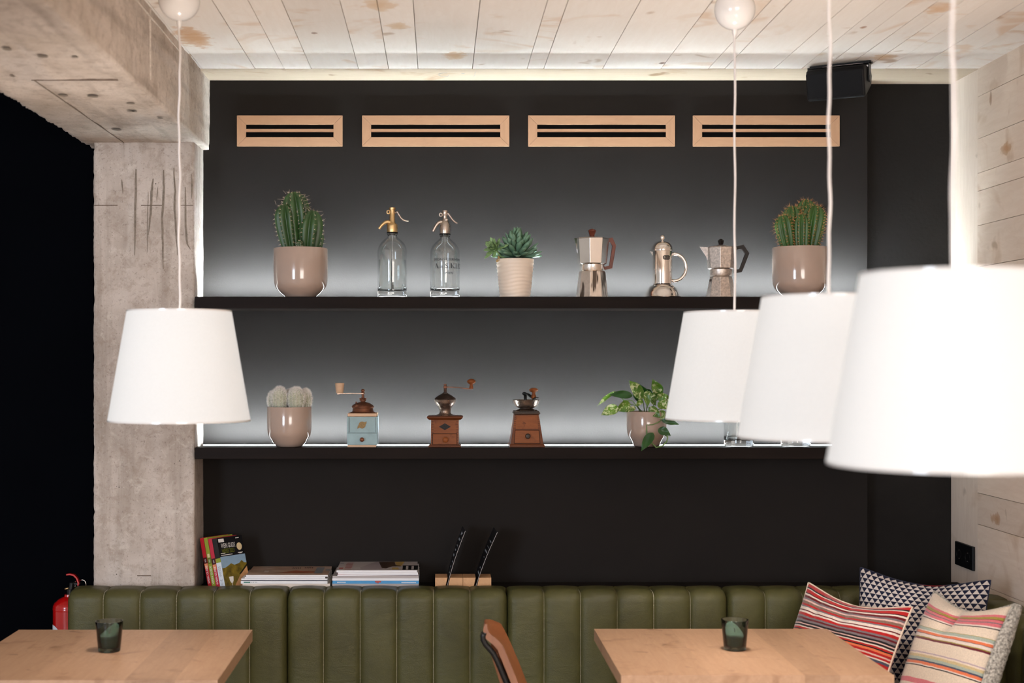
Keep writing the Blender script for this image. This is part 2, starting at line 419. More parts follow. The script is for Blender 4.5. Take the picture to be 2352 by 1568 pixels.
# ------------------------------------------------------------------ mesh builder
class MB:
    def __init__(self):
        self.v, self.f, self.mi, self.uv = [], [], [], {}

    def add(self, vs, fs, mi=0, mat4=None):
        o = len(self.v)
        for p in vs:
            p = Vector(p)
            if mat4 is not None:
                p = mat4 @ p
            self.v.append(p)
        for f in fs:
            self.f.append(tuple(o + i for i in f))
            self.mi.append(mi)
        return o

    def box(self, x0, x1, y0, y1, z0, z1, mi=0, m=None):
        vs = [(x, y, z) for z in (z0, z1) for y in (y0, y1) for x in (x0, x1)]
        fs = [(0, 2, 3, 1), (4, 5, 7, 6), (0, 1, 5, 4), (2, 6, 7, 3), (0, 4, 6, 2), (1, 3, 7, 5)]
        self.add(vs, fs, mi, m)
        return self

    def rings(self, rings, cap0=True, cap1=True, mi=0, m=None, closed=True):
        n = len(rings[0])
        vs = [p for r in rings for p in r]
        fs = []
        for i in range(len(rings) - 1):
            for j in range(n if closed else n - 1):
                k = (j + 1) % n
                fs.append((i * n + j, i * n + k, (i + 1) * n + k, (i + 1) * n + j))
        if cap0:
            fs.append(tuple(reversed(range(n))))
        if cap1:
            fs.append(tuple((len(rings) - 1) * n + j for j in range(n)))
        self.add(vs, fs, mi, m)
        return self

    def lathe(self, prof, n=48, c=(0, 0, 0), rot=0.0, mi=0, m=None, cap0=True, cap1=True):
        rr = []
        for r, h in prof:
            r = max(r, 1e-5)
            rr.append([(c[0] + r * math.cos(rot + 2 * PI * j / n), c[1] + r * math.sin(rot + 2 * PI * j / n), c[2] + h) for j in range(n)])
        return self.rings(rr, cap0, cap1, mi, m)

    def tube(self, pts, rad, n=10, mi=0, m=None, flat=1.0, up=None):
        pts = [Vector(p) for p in pts]
        if not isinstance(rad, (list, tuple)):
            rad = [rad] * len(pts)
        rr = []
        prev = None
        for i, p in enumerate(pts):
            t = (pts[min(i + 1, len(pts) - 1)] - pts[max(i - 1, 0)]).normalized()
            if prev is None:
                a = Vector(up) if up else (Vector((0, 0, 1)) if abs(t.z) < 0.9 else Vector((0, 1, 0)))
                a = (a - t * a.dot(t)).normalized()
            else:
                a = (prev - t * prev.dot(t)).normalized()
            prev = a
            b = t.cross(a)
            r = rad[i]
            rr.append([p + a * (r * math.cos(2 * PI * j / n)) + b * (r * flat * math.sin(2 * PI * j / n)) for j in range(n)])
        return self.rings(rr, True, True, mi, m)

    def rtube(self, pts, w, h, up=(0, 1, 0), mi=0, m=None):
        """rectangular bar along a path: w across 'up', h along 'up'"""
        pts = [Vector(p) for p in pts]
        U = Vector(up)
        rr = []
        for i, p in enumerate(pts):
            d0 = (pts[i] - pts[i - 1]).normalized() if i > 0 else None
            d1 = (pts[i + 1] - pts[i]).normalized() if i < len(pts) - 1 else None
            d = ((d0 or d1) + (d1 or d0)).normalized()
            s = d.cross(U).normalized()
            k = 1.0
            if d0 and d1:
                k = 1 / max(0.5, d.dot(d1))
            ww = w[i] if isinstance(w, (list, tuple)) else w
            s = s * (ww / 2 * k)
            rr.append([p - s - U * h / 2, p + s - U * h / 2, p + s + U * h / 2, p - s + U * h / 2])
        return self.rings(rr, True, True, mi, m)

    def grid(self, fn, nu, nv, mi=0, uv=False, flip=False):
        vs = []
        o = len(self.v)
        for j in range(nv + 1):
            for i in range(nu + 1):
                vs.append(fn(i / nu, j / nv))
        fs = []
        for j in range(nv):
            for i in range(nu):
                a = j * (nu + 1) + i
                q = (a, a + 1, a + nu + 2, a + nu + 1)
                fs.append(q[::-1] if flip else q)
        self.add(vs, fs, mi)
        if uv:
            for j in range(nv + 1):
                for i in range(nu + 1):
                    self.uv[o + j * (nu + 1) + i] = (i / nu, j / nv)
        return self

    def sphere(self, c, r, nu=20, nv=12, mi=0, s=(1, 1, 1)):
        prof = [(r * math.sin(PI * k / nv), -r * math.cos(PI * k / nv)) for k in range(nv + 1)]
        rr = []
        for q, h in prof:
            q = max(q, 1e-5)
            rr.append([(c[0] + q * s[0] * math.cos(2 * PI * j / nu), c[1] + q * s[1] * math.sin(2 * PI * j / nu), c[2] + h * s[2]) for j in range(nu)])
        return self.rings(rr, True, True, mi)

    def prism(self, poly, axis='Y', a=0, b=1, mi=0, m=None):
        def P(p, t):
            return {'Y': (p[0], t, p[1]), 'X': (t, p[0], p[1]), 'Z': (p[0], p[1], t)}[axis]
        return self.rings([[P(p, a) for p in poly], [P(p, b) for p in poly]], True, True, mi, m)

    def build(self, name, mats, parent=None, smooth=False, bevel=0.0, seg=2, auto=None, weld=False, fixn=True):
        me = bpy.data.meshes.new(name)
        me.from_pydata([tuple(p) for p in self.v], [], self.f)
        if not isinstance(mats, (list, tuple)):
            mats = [mats]
        for mm in mats:
            me.materials.append(mm)
        me.polygons.foreach_set('material_index', self.mi)
        if self.uv:
            ul = me.uv_layers.new(name='UVMap')
            for lp in me.loops:
                ul.data[lp.index].uv = self.uv.get(lp.vertex_index, (0, 0))
        me.update()
        if fixn:
            bm = bmesh.new()
            bm.from_mesh(me)
            if weld:
                bmesh.ops.remove_doubles(bm, verts=bm.verts, dist=1e-5)
            bmesh.ops.recalc_face_normals(bm, faces=bm.faces)
            bm.to_mesh(me)
            bm.free()
        if smooth:
            me.polygons.foreach_set('use_smooth', [True] * len(me.polygons))
        if auto is not None:
            try:
                me.set_sharp_from_angle(angle=R(auto))
                me.polygons.foreach_set('use_smooth', [True] * len(me.polygons))
            except Exception:
                pass
        ob = bpy.data.objects.new(name, me)
        COL.objects.link(ob)
        if parent is not None:
            ob.parent = parent
        if bevel:
            md = ob.modifiers.new('edge', 'BEVEL')
            md.width = bevel
            md.segments = seg
            md.limit_method = 'ANGLE'
            md.angle_limit = R(35)
            md.harden_normals = False
        return ob


def tag(o, label=None, cat=None, group=None, kind=None):
    if label:
        o['label'] = label
    if cat:
        o['category'] = cat
    if group:
        o['group'] = group
    if kind:
        o['kind'] = kind
    return o


def thing(name, label, cat, loc=(0, 0, 0), rot=None, group=None):
    o = bpy.data.objects.new(name, None)
    o.empty_display_size = 0.05
    COL.objects.link(o)
    o.location = loc
    if rot is not None:
        o.rotation_euler = rot
    return tag(o, label, cat, group)


def children(o):
    return [c for c in bpy.data.objects if c.parent is o]


def copy_tree(o, parent=None):
    kids = children(o)
    c = o.copy()
    COL.objects.link(c)
    if parent is not None:
        c.parent = parent
    for k in kids:
        copy_tree(k, c)
    return c


def text_mesh(s, size=1.0, align='LEFT', spacing=1.0):
    cu = bpy.data.curves.new('lettering_source', 'FONT')
    cu.body = s
    cu.size = size
    cu.align_x = align
    cu.space_character = spacing
    cu.resolution_u = 3
    ob = bpy.data.objects.new('lettering_source', cu)
    COL.objects.link(ob)
    bpy.context.view_layer.update()
    dg = bpy.context.evaluated_depsgraph_get()
    me = bpy.data.meshes.new_from_object(ob.evaluated_get(dg))
    vs = [v.co.copy() for v in me.vertices]
    fs = [tuple(p.vertices) for p in me.polygons]
    bpy.data.objects.remove(ob)
    bpy.data.meshes.remove(me)
    bpy.data.curves.remove(cu)
    return vs, fs


def write(mb, s, size, fn, align='CENTER', sx=1.0, mi=0, spacing=1.0):
    """lettering mapped by fn(x, y) onto a surface"""
    vs, fs = text_mesh(s, size, align, spacing)
    mb.add([fn(v.x * sx, v.y) for v in vs], fs, mi)


# ------------------------------------------------------------------ the setting
Y_WALL, Y_REC, Y_TRIM = 5.0, 5.066, 4.806
X_COL0, X_COL1 = -1.170, -0.8285
X_PANEL, X_RW = 1.5075, 1.8236
Z_CEIL = CZ + 0.9885
Y_COL = 4.82
Z_BEAM = 2.292


def struct(ob, label=None):
    ob['kind'] = 'structure'
    if label:
        ob['label'] = label
    return ob


b = MB()
b.box(X_COL1 - 0.10, X_PANEL, Y_WALL, Y_REC + 0.12, 0, Z_CEIL + 0.06)
struct(b.build('wall_back', M['wall'], bevel=0.002))
b = MB()
b.box(X_PANEL - 0.02, X_RW + 0.15, Y_REC, Y_REC + 0.12, 0, Z_CEIL + 0.06)
struct(b.build('wall_back_recess', M['wall_rough']))
b = MB()
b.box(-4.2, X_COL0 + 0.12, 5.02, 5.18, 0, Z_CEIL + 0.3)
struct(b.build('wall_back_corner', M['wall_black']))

# floor boards
b = MB()
x = -4.2
while x < 2.0:
    b.box(x, x + 0.157, -3.0, 5.1, -0.03, 0.0)
    x += 0.16
struct(b.build('floor', M['floor']))

# ceiling boards along the depth, edge board along the wall
seams = [-4.2, -0.80, -0.621, -0.5227, -0.431, -0.2716, -0.17, -0.0706, 0.1133, 0.298, 0.3545, 0.553, 0.750, 0.9105,
         0.966, 1.132, 1.225, 1.299, 1.37, 1.439, 1.509, 1.61, 1.704, X_RW + 0.02]
b = MB()
for i in range(len(seams) - 1):
    g = 0.0011 if i > 0 else 0
    dz = rnd.uniform(0, 0.0012)
    b.box(seams[i] + g, seams[i + 1] - g, -3.0, Y_TRIM - 0.0008, Z_CEIL + dz, Z_CEIL + 0.05)
b.box(-4.2, 2.1, -3.0, 5.2, Z_CEIL + 0.045, Z_CEIL + 0.12)
struct(b.build('ceiling', M['ceil']))
b = MB()
b.box(-0.83, X_RW + 0.02, Y_TRIM + 0.0008, Y_REC + 0.01, Z_CEIL - 0.0005, Z_CEIL + 0.05)
t1 = struct(b.build('trim_1', M['ceilx']))
# pencil marks left on the edge board
b = MB()


def marks(pts, w=0.0009):
    b.tube([(p[0], p[1], Z_CEIL - 0.0006) for p in pts], w, 5, flat=0.3)


for (p, q) in ((1012, 1035), (1035, 1025)):
    pass
X0, _ = at(1022, 172, 4.9)
marks([(X0 + 0.014 * math.cos(a) * (1 + .2 * a), 4.9 + 0.03 * math.sin(a)) for a in [k * 0.5 for k in range(11)]])
X1, _ = at(1090, 172, 4.9)
marks([(X1 + 0.004, 4.85), (X1, 4.88), (X1 + 0.002, 4.9), (X1 - 0.002, 4.93)])
marks([(X1 - 0.045, 4.88), (X1 - 0.035, 4.878)])
b.build('pencil_mark', M['blueprint'], t1)

# right-hand boarded wall with an upright corner board
zs = [-0.01, 0.30, 0.56, 0.80, 1.0, 1.106, 1.22, 1.38, 1.56, 1.72, 1.87, 2.009, 2.1255, 2.186, 2.302, 2.445, Z_CEIL + 0.02]
b = MB()
for i in range(len(zs) - 1):
    b.box(X_RW + rnd.uniform(0, .001), X_RW + 0.03, -3.0, 4.8155, zs[i] + 0.0009, zs[i + 1] - 0.0009)
b.box(X_RW + 0.025, X_RW + 0.12, -3.0, 5.2, 0, Z_CEIL + 0.06)
struct(b.build('wall_right', M['rwall']))
b = MB()
b.box(X_RW + 0.0012, X_RW + 0.03, 4.8165, Y_REC + 0.01, 0, Z_CEIL)
struct(b.build('trim_2', M['rwallz']))


# board-marked concrete pillar and beam, chipped at the arrises
def rough_box(x0, x1, y0, y1, z0, z1, step, amp, chip, edges, seed):
    b = MB()
    key = {}

    def V(p):
        k = (round(p[0], 4), round(p[1], 4), round(p[2], 4))
        if k not in key:
            q = Vector(p)
            n = mnoise.noise(q * 9 + Vector((seed, 0, 0))) * amp
            n2 = mnoise.noise(q * 55 + Vector((seed, 3, 0))) * amp * 0.5
            out = Vector((0, 0, 0))
            if abs(p[0] - x0) < 1e-6: out.x -= 1
            if abs(p[0] - x1) < 1e-6: out.x += 1
            if abs(p[1] - y0) < 1e-6: out.y -= 1
            if abs(p[1] - y1) < 1e-6: out.y += 1
            if abs(p[2] - z0) < 1e-6: out.z -= 1
            if abs(p[2] - z1) < 1e-6: out.z += 1
            q2 = q + out * (n + n2)
            for (ax, va, ay, vb) in edges:
                d = math.hypot(p[ax] - va, p[ay] - vb)
                if d < 0.03:
                    w = 1 - d / 0.03
                    c = max(0, mnoise.noise(q * 31 + Vector((seed, 9, 2)))) * chip * w
                    c += max(0, mnoise.noise(q * 110 + Vector((seed, 1, 7)))) * chip * 0.9 * w
                    ctr = Vector(((x0 + x1) / 2, (y0 + y1) / 2, (z0 + z1) / 2))
                    dv = Vector((0, 0, 0))
                    for a_ in (ax, ay):
                        dv[a_] = math.copysign(1, ctr[a_] - p[a_])
                    q2 += dv * c
            key[k] = b.add([q2], [])
        return key[k]

    def face(fn, nu, nv, rev):
        idx = [[V(fn(i / nu, j / nv)) for i in range(nu + 1)] for j in range(nv + 1)]
        for j in range(nv):
            for i in range(nu):
                q = (idx[j][i], idx[j][i + 1], idx[j + 1][i + 1], idx[j + 1][i])
                b.f.append(q[::-1] if rev else q)
                b.mi.append(0)
    nx, ny, nz = [max(1, round(d / step)) for d in (x1 - x0, y1 - y0, z1 - z0)]
    L = lambda a, c, t: a + (c - a) * t
    face(lambda u, v: (L(x0, x1, u), y0, L(z0, z1, v)), nx, nz, False)
    face(lambda u, v: (L(x0, x1, u), y1, L(z0, z1, v)), nx, nz, True)
    face(lambda u, v: (x0, L(y0, y1, u), L(z0, z1, v)), ny, nz, True)
    face(lambda u, v: (x1, L(y0, y1, u), L(z0, z1, v)), ny, nz, False)
    face(lambda u, v: (L(x0, x1, u), L(y0, y1, v), z0), nx, ny, True)
    face(lambda u, v: (L(x0, x1, u), L(y0, y1, v), z1), nx, ny, False)
    return b


b = rough_box(X_COL0, X_COL1, Y_COL, 5.1, 0.0, Z_BEAM + 0.01, 0.010, 0.0010, 0.0032,
              [(0, X_COL0, 1, Y_COL), (0, X_COL1, 1, Y_COL)], 1.0)
col = struct(b.build('concrete_column', M['conc'], smooth=True), 'board-marked concrete pillar beside the dark shelf wall')
b = rough_box(-1.208, -0.806, 0.6, 5.1, Z_BEAM, Z_CEIL + 0.06, 0.0125, 0.0028, 0.006,
              [(0, -1.208, 2, Z_BEAM), (0, -0.806, 2, Z_BEAM)], 5.0)
beam = struct(b.build('concrete_beam', M['concb'], smooth=True), 'rough concrete beam running under the board ceiling')

# damp runs and form joints that stain the concrete (thin cement skins, a stain keeps its place)
M['stain'] = mat('damp_run_stain', (0.21, 0.17, 0.135), 0.9, var=0.3, vs=90)
M['stain2'] = mat('form_joint_line', (0.13, 0.09, 0.065), 0.9, var=0.4, vs=120)


# the beam keeps the joints of its formwork boards and dark knot prints
b = MB()
b.box(-1.072, -0.845, 3.742, 3.7455, Z_BEAM - 0.0030, Z_BEAM + 0.004)
b.build('form_joint', M['stain2'], beam)
b = MB()
b.box(-1.067, -1.0654, 3.744, 4.815, Z_BEAM - 0.0029, Z_BEAM + 0.004)
b.build('form_joint', M['stain'], beam)
b = MB()
M['jointl'] = mat('pale_cement_line', (0.62, 0.55, 0.48), 0.9, var=0.3, vs=90)
b.box(-0.809, -0.8031, 3.969, 3.972, Z_BEAM + 0.045, Z_CEIL - 0.002)
b.build('form_joint', M['jointl'], beam)
b = MB()
b.box(-0.809, -0.8031, 1.2, 4.45, Z_CEIL - 0.0268, Z_CEIL - 0.0250)
b.build('form_joint', M['jointl'], beam)
for (x, y, w, h) in ((145, 216.5, 11, 2.6), (213, 219, 12.5, 2.6), (300, 235, 10, 2), (268, 295.5, 11, 2.2), (16, 110, 10, 3.5), (98, 127, 12, 3), (300, 253, 9, 1.6), (172, 128, 8, 2), (368, 269, 7, 1.4), (309, 253.5, 6, 1.6), (29, 172, 5, 2)):
    Yk = (Z_BEAM - CZ) * F / (VY - y)
    s_ = F / Yk
    cx = (x - VX) / s_
    ry = h / (VY - y) * Yk
    b = MB()
    b.add([(cx + w / s_ * math.cos(a), Yk + ry * math.sin(a), Z_BEAM - 0.0030) for a in [k * PI / 10 for k in range(20)]], [tuple(range(20))])
    b.add([(cx + w * .9 / s_ * math.cos(a), Yk + ry * .9 * math.sin(a), Z_BEAM + 0.003) for a in [k * PI / 10 for k in range(20)]], [tuple(range(20))])
    b.build('knot_print', M['stain'], beam, fixn=False)


def run(parent, name, pts, w, mt):
    """a wavy vertical stain on the pillar face, given in frame pixels of that face"""
    b = MB()
    L, Rr = [], []
    for i, (x, y) in enumerate(pts):
        k = math.sin(PI * (0.08 + 0.92 * i / (len(pts) - 1))) ** 0.5 if len(pts) > 2 else 1
        xx, zz = at(x, y, Y_COL - 0.002)
        ww = w / 2 / (F / Y_COL) * max(k, 0.25)
        L.append((xx - ww, Y_COL - 0.0016, zz))
        Rr.append((xx + ww, Y_COL - 0.0016, zz))
    n = len(pts)
    b.add(L + Rr, [(i, i + 1, n + i + 1, n + i) for i in range(n - 1)])
    b.add([(p[0], p[1] + .006, p[2]) for p in L + Rr], [(i, n + i, n + i + 1, i + 1) for i in range(n - 1)])
    return b.build(name, mt, parent)


def jit(pts, a=1.2, n=4):
    out = []
    for i in range(len(pts) - 1):
        for k in range(n):
            t = k / n
            out.append((pts[i][0] + (pts[i + 1][0] - pts[i][0]) * t + rnd.uniform(-a, a), pts[i][1] + (pts[i + 1][1] - pts[i][1]) * t))
    out.append(pts[-1])
    return out


for pts, w in (([(312, 388), (311, 450), (309, 586)], 5), ([(351, 410), (348, 440), (346, 490), (340, 540)], 5), ([(340, 440), (338, 520), (338, 580)], 1.6),
               ([(375, 390), (376, 430), (372, 500), (374, 560), (375, 618)], 5), ([(399, 385), (402, 440), (400, 480), (405, 540), (407, 586)], 4.5),
               ([(426, 430), (426, 520), (430, 560), (437, 573)], 4), ([(279, 412), (282, 445)], 3), ([(440, 400), (440, 456)], 3.5), ([(362, 430), (360, 462)], 2)):
    run(col, 'damp_stain', jit(pts, 0.7), w, M['stain'])
for (x0, x1, y, w) in ((216, 270, 471.5, 1.6), (324, 372, 471.5, 1.6), (415, 444, 471.5, 1.2), (315, 347, 1321.5, 1.8)):
    b = MB()
    X0, Z0 = at(x0, y - w / 2, Y_COL)
    X1, Z1 = at(x1, y + w / 2, Y_COL)
    b.box(X0, X1, Y_COL - 0.0018, Y_COL + .006, Z1, Z0)
    b.build('form_joint', M['stain2'], col)

# ------------------------------------------------------------------ shelves with LED strips
Y_SH = 4.783
YO = 4.850                    # centre line of the things on the shelves
K = YO / F                    # metres per frame pixel there
ZT = CZ + (VY - 681.0) * Y_SH / F      # upper shelf top
ZL = CZ + (VY - 1027.5) * Y_SH / F     # lower shelf top


def shelf(ztop, th, label):
    t = thing('wall_shelf', label, 'shelf', (0, Y_SH, ztop), group='dark shelves on the back wall')
    xl = -0.8205
    b = MB()
    b.box(xl, X_PANEL, 0.0, 0.119, -th, 0)
    b.box(xl, X_PANEL, 0.146, Y_WALL - Y_SH, -th, 0)
    b.box(xl, X_PANEL, 0.11, 0.15, -th, -0.012)
    b.build('board', M['shelf'], t, bevel=0.0012)
    x0, x1 = xl + 0.008, X_PANEL - 0.005
    # emitting face leans towards the wall, behind a softly lit lip
    b = MB()
    b.prism([(0.1255, 0.0005), (0.1345, -0.0075), (0.1345, -0.0115), (0.1255, -0.0115)], 'X', x0, x1)
    led = b.build('led_strip', M['led'], t)
    led['label'] = 'glowing white LED strip'
    b = MB()
    b.prism([(0.1205, -0.0115), (0.1250, -0.0115), (0.1250, 0.0030), (0.1238, 0.0034), (0.1205, 0.0030)], 'X', x0, x1)
    b.build('led_lip', M['ledface'], t)
    return t


shelf(ZT, 0.0392, 'upper dark wood wall shelf holding siphons and coffee pots')
shelf(ZL, 0.0385, 'lower dark wood wall shelf holding coffee grinders')


def vent(x0, x1, label):
    X0, Z1 = at(x0, 266, Y_WALL)
    X1, Z0 = at(x1, 336.5, Y_WALL)
    s = Y_WALL / F
    i = 20.5 * s
    t = thing('wall_vent', label, 'vent', (X0, Y_WALL, Z0), group='wooden air vents along the top of the dark wall')
    w, h = X1 - X0, Z1 - Z0
    d = -0.009
    b = MB()
    g = 0.0004
    # mitred frame: four boards
    def board(poly):
        b.prism(poly, 'Y', d, -0.0003)
    board([(g, 0), (w - g, 0), (w - i - g, i), (i + g, i)])
    b.build('frame_rail', M['vent'], t)
    b = MB()
    board([(g, h), (i + g, h - i), (w - i - g, h - i), (w - g, h)][::-1])
    b.build('frame_rail', M['vent'], t)
    b = MB()
    M.setdefault('ventz', wood('light_oak_vent_stile', (0.52, 0.30, 0.175), (0.40, 0.215, 0.12), (0.45, 0.25, 0.14), 'Z', 0.5, grain=1.6, knots=0.1))
    board([(0, g), (i, i + g), (i, h - i - g), (0, h - g)])
    b.build('frame_stile', M['ventz'], t)
    b = MB()
    board([(w, g), (w, h - g), (w - i, h - i - g), (w - i, i + g)])
    b.build('frame_stile', M['ventz'], t)
    b = MB()
    zc = h * 0.515
    b.box(i, w - i, -0.006, -0.002, zc - 3.6 * s, zc + 3.6 * s)
    b.build('slat', M['vent'], t)
    b = MB()
    b.box(i - .002, w - i + .002, -0.0016, -0.0002, i - .002, h - i + .002)  # black sheet stands in for the shade inside the vent; panel has no hole
    b.build('vent_shade_sheet', M['black'], t)
    return t


vent(545, 787, 'short oak vent nearest the concrete pillar')
vent(832, 1169.5, 'long oak vent above the two soda siphons')
vent(1213, 1549.5, 'long oak vent above the aluminium and chrome coffee pots')
vent(1591, 1927, 'long oak vent under the black ceiling loudspeaker')


# ------------------------------------------------------------------ plants
def pot_mesh(W, H, base, t, soil_h=0.93):
    """rounded glazed pot; W,H in pixels"""
    r = W / 2
    pr = [(base - 2, 0), (base, 1), (base + 2.5, 4.5), (min(base + 9, r - 14), 9), (r - 10, 16), (r - 4.5, 23), (r - 1.5, 31), (r - 0.3, 41), (r, 52), (r, H - 2), (r - 1, H), (r - 2.6, H),
          (r - 3.6, H - 2), (r - 3.8, H * 0.75), (r - 6, 28), (2, 24)]
    b = MB()
    b.lathe([(a * K, h * K) for a, h in pr], 72, cap1=True)
    p = b.build('pot', M['pot'], t, smooth=True, auto=50)
    b = MB()
    hs = H * soil_h
    b.lathe([((r - 3.9) * K, (hs - 8) * K), ((r - 3.9) * K, hs * K), ((r - 12) * K, (hs + 1.4) * K), (0.4, (hs + 2) * K) if False else (2 * K, (hs + 1.8) * K)], 40)
    b.build('soil', M['soil'], t, smooth=True)
    return hs


def cactus_stem(t, base, tip, r0, r1, mats, spm, n=6, ribs=0.20, spine_len=9, lean=None, dense=1.0, top=0.72, areole=True, seed=0):
    """ribbed column, base/tip in px (x, y-depth, h)"""
    rr = random.Random(seed)
    B, T = Vector(base), Vector(tip)
    d = (T - B)
    L = d.length
    b = MB()
    rings = []
    NS, NA = 26, n * 10
    ax = d.normalized()
    e1 = Vector((1, 0, 0)) - ax * ax.x
    e1.normalize()
    e2 = ax.cross(e1)
    bend = Vector((rr.uniform(-1, 1), rr.uniform(-1, 1), 0)) * 1.5

    def radius(s):
        if s < top:
            return r0 + (r1 - r0) * math.sin(min(1, s / top) * PI / 2)
        q = (s - top) / (1 - top)
        return r1 * math.sqrt(max(0, 1 - q * q * 0.985))
    ph = rr.uniform(0, 1)

    def P(s, a):
        c = B + d * s + bend * math.sin(PI * s)
        k = abs(math.cos(n * a / 2 + ph))
        rad = radius(s) * (1 - ribs * 1.6 + ribs * 2.2 * k ** 0.8)
        return (c + e1 * (rad * math.cos(a)) + e2 * (rad * math.sin(a))) * K
    for i in range(NS + 1):
        s = i / NS
        s = s if s < top else top + (1 - top) * math.sin((s - top) / (1 - top) * PI / 2)
        rings.append([P(s, 2 * PI * j / NA) for j in range(NA)])
    b.rings(rings, False, True)
    st = b.build('cactus_stem', mats, t, smooth=True)
    # areoles with spine clusters on every rib
    sp = MB()
    cnt = max(5, int(L / 9.5 * dense))
    for q in range(n):
        a = (2 * PI * q - 2 * ph) / n
        for i in range(cnt):
            s = 0.04 + 0.95 * (i + rr.uniform(-.15, .15)) / (cnt - 1) * 0.99
            s = min(0.985, max(0.02, s))
            p = P(s, a)
            nrm = (p - (B + d * s + bend * math.sin(PI * s)) * K).normalized()
            if s > top:
                nrm = (nrm + ax * (s - top) / (1 - top) * 1.5).normalized()
            if areole:
                sp.sphere(p, 0.85 * K, 5, 4)
            for w in range(5):
                v = (nrm * 1.0 + Vector((rr.uniform(-1, 1), rr.uniform(-1, 1), rr.uniform(-1, 1))) * 0.8).normalized()
                ln = spine_len * rr.uniform(0.5, 1.15) * K
                if rr.random() < 0.06:
                    ln *= 1.7
                u = v.orthogonal().normalized() * 0.36 * K
                u2 = v.cross(u)
                sp.add([p + u, p - u * .5 + u2 * .87, p - u * .5 - u2 * .87, p + v * ln], [(0, 1, 3), (1, 2, 3), (2, 0, 3)])
    o = sp.build('spine_cover', spm, st, fixn=False)
    o['kind'] = 'stuff'
    return st


def place(px, base_z):
    X = (px - VX) * K
    return (X, YO, base_z)


# cactus in the pot near the pillar
t = thing('potted_cactus', 'tall dark green cactus in glossy taupe pot, near the concrete pillar', 'potted plant', place(690.5, ZT), group='cacti in taupe pots')
hs = pot_mesh(125, 112.5, 35.5, t)
cactus_stem(t, (-20, -6, hs - 4), (-35, -10, 214), 15, 24, M['cactus'], M['spine'], 7, 0.23, 6.5, seed=1)
cactus_stem(t, (-2, 8, hs - 4), (-17, 4, 243), 22, 28, M['cactus'], M['spine'], 7, 0.23, 6.5, seed=2)
cactus_stem(t, (19, -9, hs - 4), (29, -13, 199), 17, 25, M['cactus'], M['spine'], 6, 0.23, 6.5, seed=3, top=0.6)
cactus_stem(t, (40, 2, hs - 2), (46, 0, 148), 7, 9, M['cactus'], M['spine'], 6, 0.15, 4, seed=4)
cactus_stem(t, (2, -40, hs - 2), (1, -42, 128), 5, 6.5, M['cactus'], M['spine'], 8, 0.1, 2, seed=5, top=0.5)
# the long pale spines that catch the light
lo = MB()
for (x, y, dx, dy) in ((658, 446, -7, -8), (665, 444, 1, -8), (658, 459, -20, -1), (690, 448, 12, -1), (694, 455, 18, -5), (695, 463, 19, -5), (696, 471, 19, -5), (697, 477, 14, -1), (725, 486, 17, 0), (733, 496, 10, -2), (635, 470, -3, -9), (700, 482, 16, -7)):
    p = Vector(((x - 690.5) * K, -0.01, (683 - y) * K))
    q = Vector(((x + dx - 690.5) * K, -0.014, (683 - y - dy) * K))
    lo.tube([p, q], [0.00055, 0.0002], 5)
o = lo.build('long_spine_cover', M['spine'], t)
o['kind'] = 'stuff'

# cactus at the far end of the upper shelf
t = thing('potted_cactus', 'rusty-spined green cactus in glossy taupe pot, beside the dark-handled moka pot', 'potted plant', place(1837, ZT), group='cacti in taupe pots')
hs = pot_mesh(125, 115, 35.5, t)
cactus_stem(t, (-26, -8, hs - 4), (-42, -10, 188), 13, 20, M['cactus2'], M['spine2'], 8, 0.14, 8.5, seed=11, dense=1.5)
cactus_stem(t, (-12, 14, hs - 4), (-14, 12, 212), 17, 22, M['cactus2'], M['spine2'], 8, 0.14, 8.5, seed=12, dense=1.5)
cactus_stem(t, (1, -16, hs - 4), (1, -18, 190), 14, 17, M['cactus2'], M['spine2'], 9, 0.13, 6.0, seed=13, dense=1.5)
cactus_stem(t, (20, 0, hs - 4), (36, 0, 212), 17, 27, M['cactus2'], M['spine2'], 9, 0.14, 8.5, seed=14, dense=1.5)
cactus_stem(t, (14, 22, hs - 4), (22, 24, 228), 18, 24, M['cactus2'], M['spine2'], 9, 0.14, 9.5, seed=15, dense=1.5)

# woolly cactus on the lower shelf
t = thing('potted_cactus', 'low white woolly cactus clump in glossy taupe pot on the lower shelf', 'potted plant', place(664.5, ZL), group='cacti in taupe pots')
hs = pot_mesh(103, 91, 30, t, 0.97)


